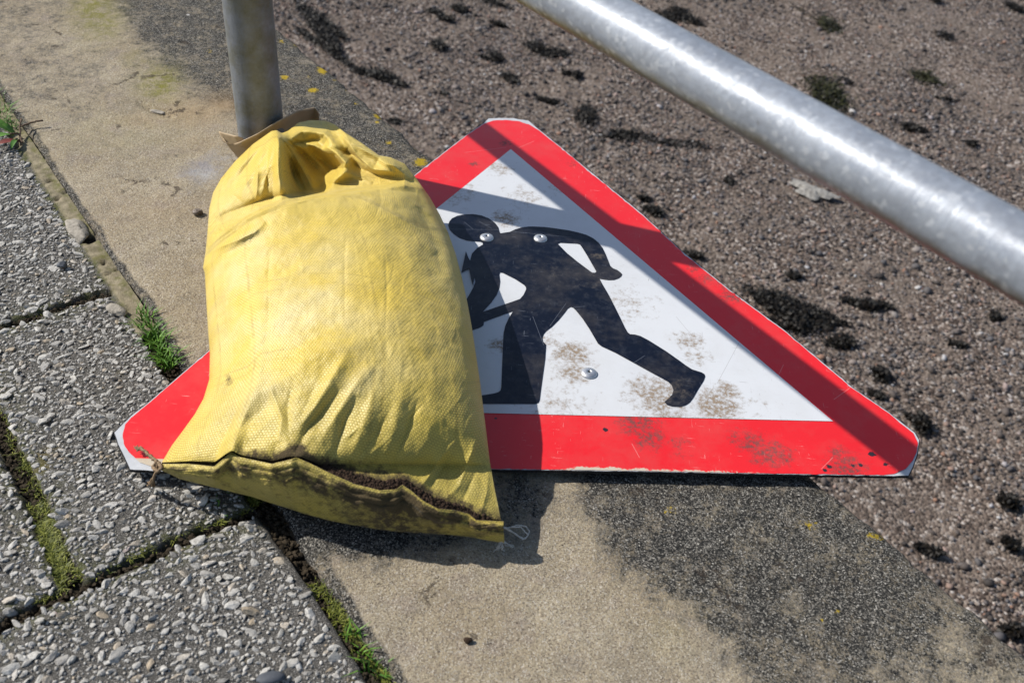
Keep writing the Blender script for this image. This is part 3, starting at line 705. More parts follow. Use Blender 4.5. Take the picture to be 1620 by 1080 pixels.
# torn dark flake beside the man's front arm
flake = fz([(171, 232), (183, 262), (205, 300), (214, 340), (205, 395), (196, 360), (186, 312), (160, 325), (150, 332), (160, 285)])
under(poly_mesh("torn_flake", flake, [], ZT+.0022, MFIG, None, thick=.0006), sgn)
RIV = simple("rivet_aluminium", (.62, .63, .66), .38, .5, metal=.7, var=.15, scale=200, bump=.0003)
HOLE = simple("rivet_hole", (.01, .01, .01), .8)
for (x, y) in ((770, 377.5), (855, 379), (931.5, 592)):
    c = at(x, y, ZT); V = []; prof = [(.0072, .0012), (.0070, .0020), (.0056, .0030), (.0034, .0036), (.0014, .0036), (.0013, .0030), (.0001, .0029)]
    nseg = 28
    for r, h in prof:
        for i in range(nseg):
            a = 2*math.pi*i/nseg; V.append((c[0]+r*math.cos(a), c[1]+r*math.sin(a), ZT+h))
    Fc = [(j*nseg+i, j*nseg+(i+1) % nseg, (j+1)*nseg+(i+1) % nseg, (j+1)*nseg+i) for j in range(len(prof)-1) for i in range(nseg)]
    rv = under(mesh_obj("rivet", V, Fc, RIV), sgn)
    V = [(c[0]+.0012*math.cos(2*math.pi*i/12), c[1]+.0012*math.sin(2*math.pi*i/12), ZT+.00345) for i in range(12)]
    hm = mesh_obj("mandrel_hole", V, [tuple(range(12))], HOLE); hm.parent = rv
# folded steel stand under the plate
mb = MB(); fr = [(420, 690), (1200, 700), (830, 330)]
for i in range(3):
    a = at(*fr[i], .004); b = at(*fr[(i+1) % 3], .004); V, Fc = tube([a, b], .0034, 4); mb.add(V, Fc)
o = mb.build("stand_frame", simple("stand_steel", (.08, .08, .08), .5, metal=.6), smooth=False); under(o, sgn)

# ================================================================== SANDBAG
bag = empty("sandbag", tuple(at(540, 560, 0.01)))
tag(bag, "bulging yellow woven sandbag lying on the roadworks sign against the grey post", "sandbag")
def smax(a, b, k): return np.log(np.exp(a/k)+np.exp(b/k))*k
def sandbag():
    nu, nv = 420, 520
    tu = np.linspace(0, 1, nu); tu = .5-.5*np.cos(np.pi*tu)*(1) ; tu = .75*tu+.25*np.linspace(0, 1, nu)
    tv = np.linspace(0, 1, nv)
    # corner order: TL = left shoulder, TR = right shoulder
    T = [(337, 305, .030), (350, 282, .036), (372, 255, .046), (400, 228, .060), (420, 214, .070), (430, 207, .076), (438, 206, .077), (446, 211, .074), (456, 207, .071), (472, 194, .070), (492, 190, .070), (515, 191, .074), (530, 197, .078), (545, 209, .083), (575, 228, .083), (600, 246, .080), (618, 249, .076), (640, 259, .069)]
    Lf = [(337, 305, .030), (331, 330, .030), (328, 370, .030), (325, 400, .032), (321, 424, .034), (324, 432, .034), (326, 470, .034), (329, 520, .034), (332, 560, .033), (331, 600, .032), (322, 630, .031), (308, 655, .030), (290, 680, .028), (272, 704, .027), (256, 731, .026)]
    Rt = [(640, 259, .069), (660, 284, .058), (680, 312, .050), (696, 340, .047), (709, 368, .046), (721, 402, .047), (731, 440, .048), (739, 476, .049), (747, 520, .050), (753, 560, .050), (759, 600, .049), (764, 640, .047), (769, 680, .044), (775, 730, .038), (783, 775, .032), (793, 822, .025)]
    # line where the cloth meets the hem (body side)
    Bt = [(256, 731, .026), (300, 729, .036), (340, 730, .042), (354, 720, .050), (367, 712, .053), (380, 719, .052), (430, 730, .056), (452, 723, .059), (475, 722, .060), (520, 741, .057), (560, 755, .053), (600, 765, .050), (640, 763, .047), (665, 781, .042), (700, 796, .037), (730, 806, .032), (760, 819, .028), (793, 822, .025)]
    tT = polyline(T, tu); tB = polyline(Bt, tu); tL = polyline(Lf, tv); tR = polyline(Rt, tv)
    U = tu[None, :, None]; V = tv[:, None, None]
    C = ((1-V)*tT[None]+V*tB[None]+(1-U)*tL[:, None]+U*tR[:, None]
         - ((1-U)*(1-V)*tT[0]+U*(1-V)*tT[-1]+(1-U)*V*tB[0]+U*V*tB[-1]))
    X, Y = C[..., 0], C[..., 1]
    zl, zr = tL[:, None, 2], tR[:, None, 2]; zt = tT[None, :, 2]; zb = tB[None, :, 2]; V2, U2 = tv[:, None], tu[None, :]
    Ze = (1-U2)*zl+U2*zr + (1-V2)**7*(zt-(1-U2)*tT[0, 2]-U2*tT[-1, 2]) + V2**5*(zb-(1-U2)*tB[0, 2]-U2*tB[-1, 2])
    Ze = Ze + .014*np.sin(np.pi*U2)*np.sin(np.pi*np.clip(V2, 0, 1))**.7
    u, v = U[..., 0]+0*X, V[..., 0]+0*X
    # filled body: super-elliptic pillow below the mouth fold line
    crest = np.interp(X, [325, 345, 380, 410, 440, 493, 540, 590, 640, 690, 720], [372, 362, 347, 331, 323, 312, 305, 298, 290, 300, 330])
    prof = lambda t, n: np.clip(1-np.abs(2*t-1)**n, 0, 1)**(1/n)
    pu = prof(u, 2.3)
    vb = np.clip((Y-crest)/(735-crest), 0, 1)                 # 0 at crest, 1 at hem
    rise = sstep(-.03, .06, (Y-crest)/430.0)
    fall = np.clip(1-vb**2.6, 0, 1)**.62
    body = .047*pu*(.55+.45*rise)*fall*(1-.10*np.exp(-((vb-.2)/.2)**2))
    ev = prof(np.clip(v*1.0, 0, 1)*.5, 2.2)                   # rounding at the far edge
    mouth = .012*pu*np.clip(v/.10, 0, 1)**.5
    add = np.where(Y > crest-25, body, 0)*sstep(-6, 4, Y-crest)+mouth*(1-rise)-.010*pu*np.exp(-((Y-crest+40)/30)**2-((X-520)/90)**2)
    side_fade = np.clip(np.minimum(u, 1-u)/.05, 0, 1)**.7*np.clip(np.minimum(v/.03, (1-v)/.02), 0, 1)**.8
    Z0 = Ze+add
    Z = Z0.copy()
    def fold(pts, w1, w2, amp, p=1.0):
        """ridge (amp>0) or valley along px polyline; w1 width left of direction, w2 right of direction"""
        nonlocal Z
        d, sd_, al = seg_dist(X, Y, pts)
        w = np.where(sd_ < 0, w1, w2); taper = np.clip(np.sin(np.pi*np.clip(al, 0, 1)), 0, 1)**.6 if p else 1
        g = np.exp(-(d/w)**(1.15 if max(w1, w2) <= 9 else 1.6))
        Z += amp*g*taper*side_fade
    A = .001
    # --- gathered neck and mouth
    fold([(438, 212), (443, 250), (448, 290), (456, 320)], 9, 62, 15*A)
    pk = np.array([(447, 222), (468, 231), (498, 235), (520, 248), (546, 266), (524, 286), (514, 306), (474, 310), (457, 275)], float)
    ins = np.zeros(X.shape, bool)
    for i_ in range(len(pk)):
        a_, b_ = pk[i_], pk[(i_+1) % len(pk)]; c_ = (a_[1] > Y) != (b_[1] > Y)
        ins ^= c_ & (X < (b_[0]-a_[0])*(Y-a_[1])/(b_[1]-a_[1]+1e-9)+a_[0])
    dp_, _, _ = seg_dist(X, Y, np.vstack([pk, pk[:1]])); dp_ = np.where(ins, dp_, -dp_)
    Z -= .015*sstep(-7, 13, dp_)*side_fade
    fold([(434, 208), (420, 240), (400, 275), (372, 310)], 26, 10, 3*A)
    fold([(410, 232), (392, 262), (366, 300)], 8, 8, -1.5*A)
    fold([(437, 210), (438, 240), (440, 275), (447, 325)], 12, 7, 8*A)
    fold([(448, 232), (458, 262), (474, 306)], 7, 9, -7*A)
    fold([(441, 210), (462, 240), (480, 270), (498, 305)], 6, 9, 8*A)
    fold([(425, 235), (422, 270), (425, 315)], 6, 6, -2*A)
    fold([(408, 262), (407, 290), (405, 318)], 5, 5, 3*A)
    fold([(452, 222), (474, 246), (490, 275), (498, 302)], 5, 6, 4*A)
    fold([(470, 224), (495, 246), (520, 268)], 4, 6, 3*A)
    fold([(447, 210), (480, 205), (513, 212), (527, 226), (546, 240)], 9, 10, 8*A)
    fold([(513, 230), (532, 242), (547, 258), (543, 272), (519, 290)], 10, 6, 15*A)
    fold([(540, 214), (556, 234), (571, 252), (590, 268), (625, 272)], 8, 6, 7*A)
    fold([(553, 252), (572, 268), (600, 278), (640, 282)], 7, 8, -7*A)
    fold([(600, 252), (622, 262), (652, 285)], 7, 9, 5*A)
    fold([(500, 300), (520, 292), (560, 288), (600, 284)], 8, 10, -6*A)
    fold([(575, 290), (610, 300), (660, 305)], 9, 9, -3*A)
    fold([(530, 268), (560, 276), (590, 290)], 6, 6, 3*A)
    nk = (436, 207)
    for (x1, y1, wd, am) in ((352, 296, 5, 1.8), (362, 306, 4, -1.3), (466, 300, 3, 3.0), (482, 304, 3, -2.5), (495, 290, 3, 3.0), (512, 278, 3, -2.4), (378, 312, 5, 1.4), (392, 300, 4, -1.2), (412, 318, 4, 2.0), (430, 322, 3, -2.4), (462, 312, 3, 2.6), (476, 308, 3, -2.6), (488, 306, 3, 2.4), (500, 300, 3, -2.0), (524, 276, 3, 2.4), (540, 262, 4, -2.2), (556, 262, 4, 2.4), (345, 318, 4, -1.8)):
        fold([nk, ((nk[0]+x1)/2+2, (nk[1]+y1)/2-3), (x1, y1)], wd, wd*1.6, am*A)
    fold([(448, 214), (462, 226), (486, 224), (508, 218)], 5, 7, -5*A)
    fold([(520, 232), (540, 238), (560, 246), (580, 262)], 4, 5, -4*A)
    fold([(556, 226), (580, 240), (606, 250), (634, 268)], 5, 6, 4*A)
    # crest of the filled part and the crease left of it
    fold([(345, 362), (380, 348), (410, 332), (440, 324), (493, 313), (545, 306), (600, 300)], 6, 14, 7*A)
    fold([(340, 345), (380, 330), (420, 315), (470, 304), (510, 298)], 9, 7, -8*A)
    fold([(325, 404), (350, 390), (380, 378), (402, 368), (420, 352)], 9, 7, 5*A)
    fold([(330, 425), (352, 402), (385, 392), (420, 382)], 10, 10, -1.5*A)
    fold([(333, 340), (350, 352), (372, 365)], 9, 9, 3*A)
    fold([(326, 432), (380, 400), (450, 385), (540, 380), (640, 390), (720, 430)], 16, 22, 2.5*A)
    fold([(640, 270), (668, 330), (690, 390), (700, 440)], 12, 16, -3.5*A)
    fold([(600, 330), (650, 350), (690, 400)], 18, 18, 2.5*A)
    # --- soft long folds in the middle
    fold([(430, 385), (424, 430), (425, 500), (417, 560)], 5, 5, -.8*A)
    fold([(547, 370), (545, 430), (546, 510)], 3, 3, -.5*A)
    fold([(609, 395), (612, 460), (610, 520)], 3, 3, -.6*A)
    fold([(345, 470), (365, 540), (370, 600)], 22, 20, -3*A)
    A = .00037
    # --- lower folds fanning from the hem
    fold([(318, 674), (350, 655), (387, 634), (425, 614), (461, 592), (505, 562), (552, 546), (610, 545)], 24, 17, 6*A)
    fold([(300, 700), (330, 672), (350, 664)], 12, 12, 4*A)
    fold([(352, 690), (385, 672), (412, 655), (440, 612)], 14, 20, -8*A)
    fold([(425, 606), (438, 640), (446, 662), (440, 700)], 8, 6, 6*A)
    fold([(370, 718), (395, 700), (410, 690)], 12, 12, -4*A)
    fold([(552, 553), (524, 600), (500, 640), (470, 682)], 13, 8, 9*A)
    fold([(460, 612), (455, 650), (458, 700)], 8, 8, -5*A)
    fold([(540, 612), (508, 655), (488, 676), (464, 722)], 9, 9, -9*A)
    fold([(585, 575), (560, 612), (530, 660), (505, 700)], 10, 7, 6*A)
    fold([(566, 625), (549, 660), (538, 692), (524, 730)], 8, 7, -6.5*A)
    fold([(602, 600), (585, 640), (570, 690), (552, 728)], 14, 10, 5*A)
    fold([(616, 650), (597, 686), (563, 728)], 7, 7, -4*A)
    fold([(640, 610), (628, 660), (612, 720)], 14, 10, 4*A)
    fold([(662, 630), (649, 669), (635, 703), (617, 745)], 6, 6, -5*A)
    fold([(690, 650), (672, 700), (650, 750)], 16, 13, 4*A)
    fold([(722, 695), (699, 722), (677, 755), (658, 778)], 6, 6, 5*A)
    fold([(712, 718), (695, 748), (678, 775)], 6, 6, -3.5*A)
    fold([(756, 690), (741, 728), (727, 767), (705, 790)], 7, 6, 5*A)
    fold([(757, 735), (742, 770), (728, 800)], 6, 6, -3.5*A)
    fold([(775, 735), (770, 780), (760, 815)], 6, 6, 4*A)
    rng = np.random.default_rng(21)
    for i in range(110):        # small random creases, mostly in the lower third
        x0 = rng.uniform(345, 750); y0 = 440+300*rng.random()**.5
        a = rng.normal(-1.15, .25); L = rng.uniform(25, 70)
        fold([(x0, y0), (x0+L*.5*math.cos(a)+rng.normal(0, 4), y0-L*.5*abs(math.sin(a))), (x0+L*math.cos(a), y0-L*abs(math.sin(a)))], rng.uniform(1.3, 3.2), rng.uniform(1.3, 3.2), rng.normal(0, .55)*A)
    Wd = at(X, Y, Z)
    Z += side_fade*(.0030*fbm(Wd[..., 0]*30, Wd[..., 1]*30, 4)+.0016*fbm(Wd[..., 0]*85+3, Wd[..., 1]*60, 3))
    P = at(X, Y, Z); P0 = at(X, Y, Z0)
    # cloth coordinates by arc length of the unfolded shape
    mu = nu//2; mv = nv//2
    ax = np.concatenate([np.zeros((nv, 1)), np.cumsum(np.linalg.norm(np.diff(P0, axis=1), axis=2), 1)], 1); ax -= ax[:, mu:mu+1]
    ay = np.concatenate([np.zeros((1, nu)), np.cumsum(np.linalg.norm(np.diff(P0, axis=0), axis=2), 0)], 0); ay -= ay[mv:mv+1]
    uvw = np.stack([ax+1, ay+1, 0*ax], -1)
    bl = lambda x, y, rx, ry: np.exp(-(((X-x)/rx)**2+((Y-y)/ry)**2))
    dirt_shade = np.clip(.9*sstep(.93, 1.0, v)*sstep(.1, .3, u)+.35*bl(360, 610, 16, 26)+.45*bl(362, 600, 8, 12)+.30*bl(690, 405, 16, 8)+.35*bl(400, 318, 20, 12)+.45*bl(470, 310, 12, 5)+.4*bl(470, 700, 20, 25)+.3*bl(392, 665, 25, 20)+.3*bl(600, 730, 60, 20)+.22*bl(445, 650, 20, 50), 0, 1)
    dirt_shade = np.clip(dirt_shade-.10, -.1, 1)
    pale = np.clip(.25+.9*bl(470, 480, 150, 110)+.6*bl(420, 370, 80, 40)+.5*bl(540, 300, 40, 15)+.7*bl(500, 600, 120, 60)-.6*bl(600, 440, 60, 60)-.5*bl(450, 240, 70, 50), 0, 1)
    olive = np.clip(.95*sstep(.55, .95, v)+.35*bl(730, 560, 45, 160), 0, 1)*(.35+.65*sstep(.0, .45, u))  # olive tint paints shade on the sack's lower half and right side
    ring = [(0, i) for i in range(nu)]+[(i, nu-1) for i in range(1, nv)]
    body_v = P.reshape(-1, 3); Fc = grid_faces(nv, nu)[:, ::-1]
    MS = mat_sack()
    attrs = dict(dirt_shade=dirt_shade.ravel(), pale=pale.ravel(), olive=olive.ravel())
    # ---- hem: hidden crease -> lip -> stitched band -> belly -> ground side
    lipy = np.interp(tB[:, 0], [256, 300, 340, 352, 367, 380, 430, 455, 470, 490, 520, 560, 600, 625, 634, 648, 665, 690, 716, 738, 750, 797], [733, 733, 737, 727, 713, 722, 733, 727, 723, 732, 747, 765, 775, 773, 766, 775, 790, 804, 806, 812, 822, 824])
    lipz = np.interp(tB[:, 0], [256, 300, 340, 367, 400, 462, 520, 560, 634, 690, 750, 797], [.030, .040, .048, .060, .061, .069, .062, .056, .052, .043, .031, .028])
    boty = np.interp(tB[:, 0], [254, 285, 320, 360, 400, 440, 480, 520, 560, 600, 640, 700, 740, 770, 797], [742, 757, 766, 776, 786, 799, 812, 823, 831, 838, 842, 845, 849, 855, 859])
    botz = np.interp(tB[:, 0], [254, 320, 400, 480, 560, 640, 700, 797], [.020, .019, .018, .016, .013, .011, .010, .009])
    hx = np.interp(tB[:, 0], [256, 793], [254, 797])
    rows = []; rz = []
    rows.append((tB[:, 0], tB[:, 1]+1.0, tB[:, 2]-.001))
    rows.append((.5*(tB[:, 0]+hx), lipy+5, tB[:, 2]-.010))
    rows.append((hx, lipy+7, lipz-.012)); rows.append((hx, lipy+2.5, lipz-.006)); rows.append((hx, lipy+.8, lipz-.0015))
    rows.append((hx, lipy, lipz)); rows.append((hx, lipy+1.2, lipz+.0004)); rows.append((hx, lipy+2.8, lipz-.0004))
    n2 = 46; band = 0
    H = boty-lipy-2.8
    for i in range(1, n2+1):
        q = i/n2; yy = lipy+2.8+H*q
        # stitched double roll: two shallow grooves parallel to the lip, then the belly
        dd = (yy-lipy)
        zz = lipz+(botz-lipz)*(q**1.25)+.0035*np.sin(np.pi*q)
        zz = zz-.0007*np.exp(-((dd-14)/2.0)**2)-.0010*np.exp(-((dd-24)/2.4)**2)+.0004*np.exp(-((dd-19)/3)**2)
        zz = zz+(.0075)*fbm(hx/34.0+q*1.2, q*2.2+hx*0, 3)*math.sin(math.pi*min(1, q*1.1))
        rows.append((hx+2.0*fbm(hx/25.0, q*3+0*hx, 2), yy, zz))
    base = at(hx, boty, botz)
    HP = np.array([at(a, b, c) for a, b, c in rows])
    # tuck underneath
    cen = at(540, 600, .012)
    tuck = []
    for i, (sh, zf) in enumerate(((.03, .6), (.08, .3), (.16, .05))):
        q = base+(cen-base)*sh; q[:, 2] = .0125+(base[:, 2]-.0125)*zf; tuck.append(q)
    HP = np.concatenate([HP, np.array(tuck)])
    nr = HP.shape[0]
    hay = np.concatenate([np.zeros((1, nu)), np.cumsum(np.linalg.norm(np.diff(HP, axis=0), axis=2), 0)], 0)
    hax = np.repeat(ax[-1:], nr, 0)
    huv = np.stack([hax+1, ay[-1:]+1+hay, 0*hay], -1)
    HX = np.repeat(hx[None], nr, 0); qq = np.linspace(0, 1, nr)[:, None]+0*HX
    hd = np.clip(.35*sstep(.05, .2, qq)*np.exp(-((qq-.35)/.20)**2)+.4*np.exp(-((HX-630)/110)**2)*sstep(.1, .2, qq)+.30, 0, 1)  # soil dirt plus painted shade on the hem's front face
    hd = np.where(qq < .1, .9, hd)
    hem = mesh_obj("hem", HP.reshape(-1, 3), grid_faces(nr, nu)[:, ::-1], MS, attrs=dict(dirt_shade=hd.ravel(), pale=.2+0*hd.ravel(), olive=(1.0+0*hd).ravel(), uvw=huv.reshape(-1, 3)))  # full olive also paints the hem's shade
    under(hem, bag)
    sm = hem.modifiers.new("cloth_thickness", 'SOLIDIFY'); sm.thickness = .0008; sm.offset = -1
    # ---- body skirt under the silhouette: left, far and right sides
    L = P[:, 0][::-1]; Tp = P[0, 1:]; R = P[1:, -1]
    rim_idx = np.concatenate([np.arange(nv)[::-1]*nu, np.arange(1, nu), (np.arange(1, nv)+1)*nu-1])
    rim = body_v[rim_idx]; rings = []
    for sh, zf in ((.006, .86), (.018, .68), (.045, .42), (.09, .2), (.16, .05), (.30, .0), (.999, .0)):
        q = rim+(cen-rim)*sh; q[:, 2] = .0125+(rim[:, 2]-.0125)*zf; rings.append(q)
    allv = [body_v]; faces = [Fc]; prev = rim_idx; off = len(body_v); m_ = len(rim_idx)
    for q in rings:
        cur = off+np.arange(m_); allv.append(q); off += m_
        a, b, c, d = prev[:-1], prev[1:], cur[1:], cur[:-1]
        faces.append(np.stack([a, b, c, d], -1)); prev = cur
    nring = len(rings)*m_
    ext = lambda a, fill=None: np.concatenate([a, np.tile(a[rim_idx], len(rings)) if a.ndim == 1 else np.tile(a[rim_idx], (len(rings), 1))])
    at2 = {k_: ext(v_) for k_, v_ in attrs.items()}
    uf = uvw.reshape(-1, 3); e = [uf]
    for i, q in enumerate(rings):
        t_ = uf[rim_idx].copy(); dlt = np.linalg.norm(q-rim, axis=1)
        cxy = t_-np.array([1, 1, 0]); cxy /= np.linalg.norm(cxy, axis=1)[:, None]; t_ += cxy*dlt[:, None]; e.append(t_)
    at2['uvw'] = np.concatenate(e)
    ob = mesh_obj("sack", np.concatenate(allv), np.concatenate(faces), MS, attrs=at2)
    bm = bmesh.new(); bm.from_mesh(ob.data); bmesh.ops.recalc_face_normals(bm, faces=bm.faces); bm.to_mesh(ob.data); bm.free()
    ob.data.polygons.foreach_set("use_smooth", [True]*len(ob.data.polygons))
    under(ob, bag)
    # ---- soil caught behind the hem
    rng = np.random.default_rng(8); n = 1900
    xs = rng.uniform(395, 775, n); w = np.exp(-((xs-480)/60)**2)+np.exp(-((xs-600)/70)**2)+np.exp(-((xs-725)/28)**2)*1.0+.25
    xs = xs[rng.random(n) < np.clip(w, 0, 1)]; n = len(xs)
    ly = np.interp(xs, tB[:, 0], lipy); lz = np.interp(xs, tB[:, 0], tB[:, 2]); by = np.interp(xs, tB[:, 0], tB[:, 1])
    t_ = rng.random(n); ys = by-5+(ly+2-by+5)*t_
    pos = at(xs, ys, lz+.0015-.002*t_)
    r = rng.uniform(.0006, .0021, n)
    so = scatter_mesh("spilt_soil", pos, np.stack([r*1.2, r, r*.8], -1), simple("dark_soil", (.085, .055, .038), .95, .1, var=.4, scale=500, bump=.001, col2=(.012, .008, .006)), [chip_proto(1, 4, rng) for _ in range(4)], rng.uniform(0, 6, n), rng.random(n))
    under(so, bag)
    return MS
MSACK = sandbag()
# twine at the two lower corners
def wig(pts, n=24, amp=.0006, seed=0):
    rng = np.random.default_rng(seed); q = polyline(np.array(pts, float), np.linspace(0, 1, n)); q[1:-1] += rng.normal(0, amp, (n-2, q.shape[1])); return q
TW = simple("jute_twine", (.34, .24, .15), .9, .1, var=.3, scale=900, bump=.0006)
mb = MB()
def pt3(l): return [tuple(at(x, y, z)) for x, y, z in l]
for sdn, off in ((1, 0), (2, .0011)):
    q = wig(pt3([(222, 708, .016), (232, 716, .019), (243, 726, .026), (250, 734, .030), (246, 745, .026), (243, 757, .018), (240, 765, .012)]), 30, .0003, sdn); q[:, 0] += off*np.sin(np.arange(30)*1.3); q[:, 2] += off*np.cos(np.arange(30)*1.3)
    mb.add(*tube(q, .0010, 6))
q = wig(pt3([(247, 728, .030), (256, 738, .033), (250, 746, .030), (241, 738, .028), (248, 730, .031), (258, 742, .030)]), 30, .0004, 4); mb.add(*tube(q, .0014, 6))
for i in range(11):
    a = random.uniform(-.9, .9); L = random.uniform(10, 18)
    q = wig(pt3([(224, 711, .016), (220-4*math.cos(a), 709-3*math.sin(a), .016), (222-L*.8*math.cos(a)*.8, 708-L*math.sin(a)*.6, .015)]), 8, .0003, i); mb.add(*tube(q, [.0005]*7+[.0002], 4))
for i in range(16):
    a = random.uniform(.9, 2.4); L = random.uniform(10, 20)
    q = wig(pt3([(241, 757, .016), (241+L*.5*math.cos(a), 757+L*.5, .010), (240+L*math.cos(a)*.9, 757+L*.75*math.sin(a), .004)]), 8, .0004, i+30); mb.add(*tube(q, [.0005]*7+[.0002], 4))
tw = mb.build("twine", TW); under(tw, bag)
TH = simple("white_thread", (.62, .60, .56), .7, .3, var=.2, scale=500)
mb = MB()
for pts in ([(792, 832, .020), (803, 835, .014), (818, 830, .012), (832, 832, .009), (838, 840, .005), (832, 852, .004), (822, 848, .006), (808, 838, .011), (796, 834, .018)],
            [(796, 834, .018), (812, 842, .008), (828, 853, .004), (836, 846, .006), (824, 833, .012), (808, 833, .015)]):
    mb.add(*tube(wig(pt3(pts), 40, .0002, 5), .00045, 5))
for i in range(9):
    a = random.uniform(.6, 2.3); L = random.uniform(14, 30)
    mb.add(*tube(wig(pt3([(794, 852, .012), (794+L*.4*math.cos(a), 852+L*.5*math.sin(a), .007), (794+L*math.cos(a), 852+L*.8*math.sin(a), .002)]), 10, .0005, i), .00035, 4))
th = mb.build("thread_ends", TH); under(th, bag)

# ================================================================== TAN SHEET between bag and post
def tan_sheet():
    top = [(504, 180, .055), (498, 171, .062), (471, 176, .068), (439, 193, .070), (409, 212, .068), (381, 225, .060), (367, 229, .050), (357, 226, .052), (351, 217, .055), (347, 208, .060)]
    n = 90; t = np.linspace(0, 1, n); tp = polyline(top, t)
    rows = []
    for r in np.linspace(0, 1, 14):
        q = tp.copy(); q[:, 2] = q[:, 2]*(1-r)+.012*r
        x = q[:, 0]+ (14*r)*np.sin(t*3.1); W = at(tp[:, 0], tp[:, 1], tp[:, 2]); G = at(tp[:, 0]+30*r*(t > .6), tp[:, 1]+42*r, q[:, 2])
        G[:, 1] += .004*np.sin(t*14+r*2)*r; rows.append(G)
    P = np.array(rows)
    o = mesh_obj("tan_sheet", P.reshape(-1, 3), grid_faces(14, n), MTAN)
    o.modifiers.new("t", 'SOLIDIFY').thickness = .0009
    # returning flap behind
    back = [(347, 208, .060), (358, 211, .062), (374, 215, .064), (384, 218, .060)]
    tp2 = polyline(back, np.linspace(0, 1, 12)); R = []
    for r in np.linspace(0, 1, 8):
        q = tp2.copy(); R.append(at(q[:, 0]+8*r, q[:, 1]+17*r, q[:, 2]-.012*r))
    bm = bmesh.new(); bm.from_mesh(o.data); off = len(bm.verts)
    vs = [bm.verts.new(tuple(p)) for p in np.array(R).reshape(-1, 3)]
    for f in grid_faces(8, 12): bm.faces.new([vs[i] for i in f]).smooth = True
    bm.to_mesh(o.data); bm.free()
    tag(o, "stiff tan sheet with curled edge between the grey post and the sandbag's neck", "sheet")
MTAN = simple("tan_paper", (.50, .38, .24), .6, .3, var=.12, scale=50, bump=.001)
tan_sheet()

# ================================================================== RAILING
rail_root = empty("railing", (-.305, .972, 0))
tag(rail_root, "galvanised tube railing, round grey post and a rail running along the quay edge", "railing")
def cyl_obj(name, a, b, r, mat, root, nseg=64, rings=40, wob=0.0):
    a = Vector(a); b = Vector(b); L = (b-a).length; V = []; rng = np.random.default_rng(2)
    for i in range(rings+1):
        z = L*i/rings
        for j in range(nseg):
            t = 2*math.pi*j/nseg; V.append((r*math.cos(t), r*math.sin(t), z))
    Fc = [(i*nseg+j, i*nseg+(j+1) % nseg, (i+1)*nseg+(j+1) % nseg, (i+1)*nseg+j) for i in range(rings) for j in range(nseg)]
    Fc += [tuple(range(nseg))[::-1], tuple(rings*nseg+j for j in range(nseg))]
    o = mesh_obj(name, V, Fc, mat)
    M_ = (b-a).to_track_quat('Z', 'Y').to_matrix().to_4x4(); M_.translation = a-Vector(root.location)
    o.parent = root; o.matrix_local = M_
    return o
s_p = .371
pb = at(419, 262, 0.0); v_ = (391-810)*_rt+(0-540)*_dn+F_PX*_fw; pt_ = CAM+v_*(pb[1]/v_[1]); pd_ = (pt_-pb)/pt_[2]
cyl_obj("post", tuple(pb-pd_*.02), tuple(pb+pd_*.66), .0249, mat_post(), rail_root)
pz = .373
ra = sk(s_p, -1.2, pz); rb = sk(s_p, 2.4, pz)
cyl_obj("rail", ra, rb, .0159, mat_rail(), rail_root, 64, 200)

# ================================================================== VEGETATION
MOSS = mat_leaf("moss_green", (.04, .06, .008), (.26, .27, .045)); GRASS = mat_leaf("grass_green", (.035, .11, .008), (.13, .26, .03))
def blades(mb, c, n, spread, h, w, rng, lean=.6, ax=None):
    for i in range(n):
        if ax is not None:
            t = rng.uniform(-1, 1); o = np.array(c)+ax*t+rng.normal(0, spread, 3)*[1, 1, 0]
        else: o = np.array(c)+rng.normal(0, spread, 3)*[1, 1, 0]
        a = rng.uniform(0, 2*math.pi); d = np.array([math.cos(a), math.sin(a), 0]); hh = h*rng.uniform(.4, 1.2); ln = hh*lean*rng.uniform(.3, 1.8)
        sd_ = np.array([-d[1], d[0], 0])*w*rng.uniform(.6, 1.2)
        p1 = o+d*ln*.35+[0, 0, hh*.6]; p2 = o+d*ln+[0, 0, hh*rng.uniform(.7, 1)]
        mb.add([o-sd_, o+sd_, p1+sd_*.8, p1-sd_*.8, p2], [(0, 1, 2, 3), (3, 2, 4)], rng.random())
rng = np.random.default_rng(12)
def moss_run(name, p0, p1, n, label, dens=1.0, h=.004):
    rs = np.random.default_rng(n)
    mb = MB(); a = at(*p0, -.007); b = at(*p1, -.007)
    for i in range(n):
        t = rng.random(); c = a+(b-a)*t
        if vnoise(np.array([t*14+p0[0]]), np.array([3.3]))[0] < .42: continue
        c = c+np.r_[rng.normal(0, .0030, 2), 0]
        blades(mb, c, 8, .0016, h, .00045, rng, 1.0)
    o = mb.build(name, MOSS, smooth=False); tag(o, label, "moss", kind='stuff'); return o
moss_run("moss", (8, 650), (62, 785), 110, "patchy green moss in the short joint at the left edge")
moss_run("moss", (60, 790), (103, 912), 420, "yellow green moss filling the joint between two left slabs")
moss_run("moss", (48, 948), (125, 915), 150, "green moss in the cross joint at the corner of three slabs")
moss_run("moss", (130, 910), (410, 790), 330, "broken line of moss along the cross joint left of the sandbag")
moss_run("moss", (0, 508), (60, 490), 60, "olive moss in the upper cross joint", h=.003)
moss_run("moss", (480, 900), (620, 1075), 260, "dark moss in the gap between slabs and kerb below the sandbag")
def tuft(px, n, h, label, spread=.004, ax=None, w=.0008, lean=.7):
    c = at(*px, -.010); mb = MB()
    if ax is not None: ax = (at(*ax[1], -.01)-at(*ax[0], -.01))*.5
    blades(mb, c, n, spread, h, w, rng, lean, ax)
    o = mb.build("grass_tuft", GRASS, smooth=False); tag(o, label, "grass", "grass tufts in the paving joints"); return o
tuft((250, 550), 300, .019, "bright green grass tuft in the joint above the sign's left corner", .0035, ((228, 515), (274, 598)))
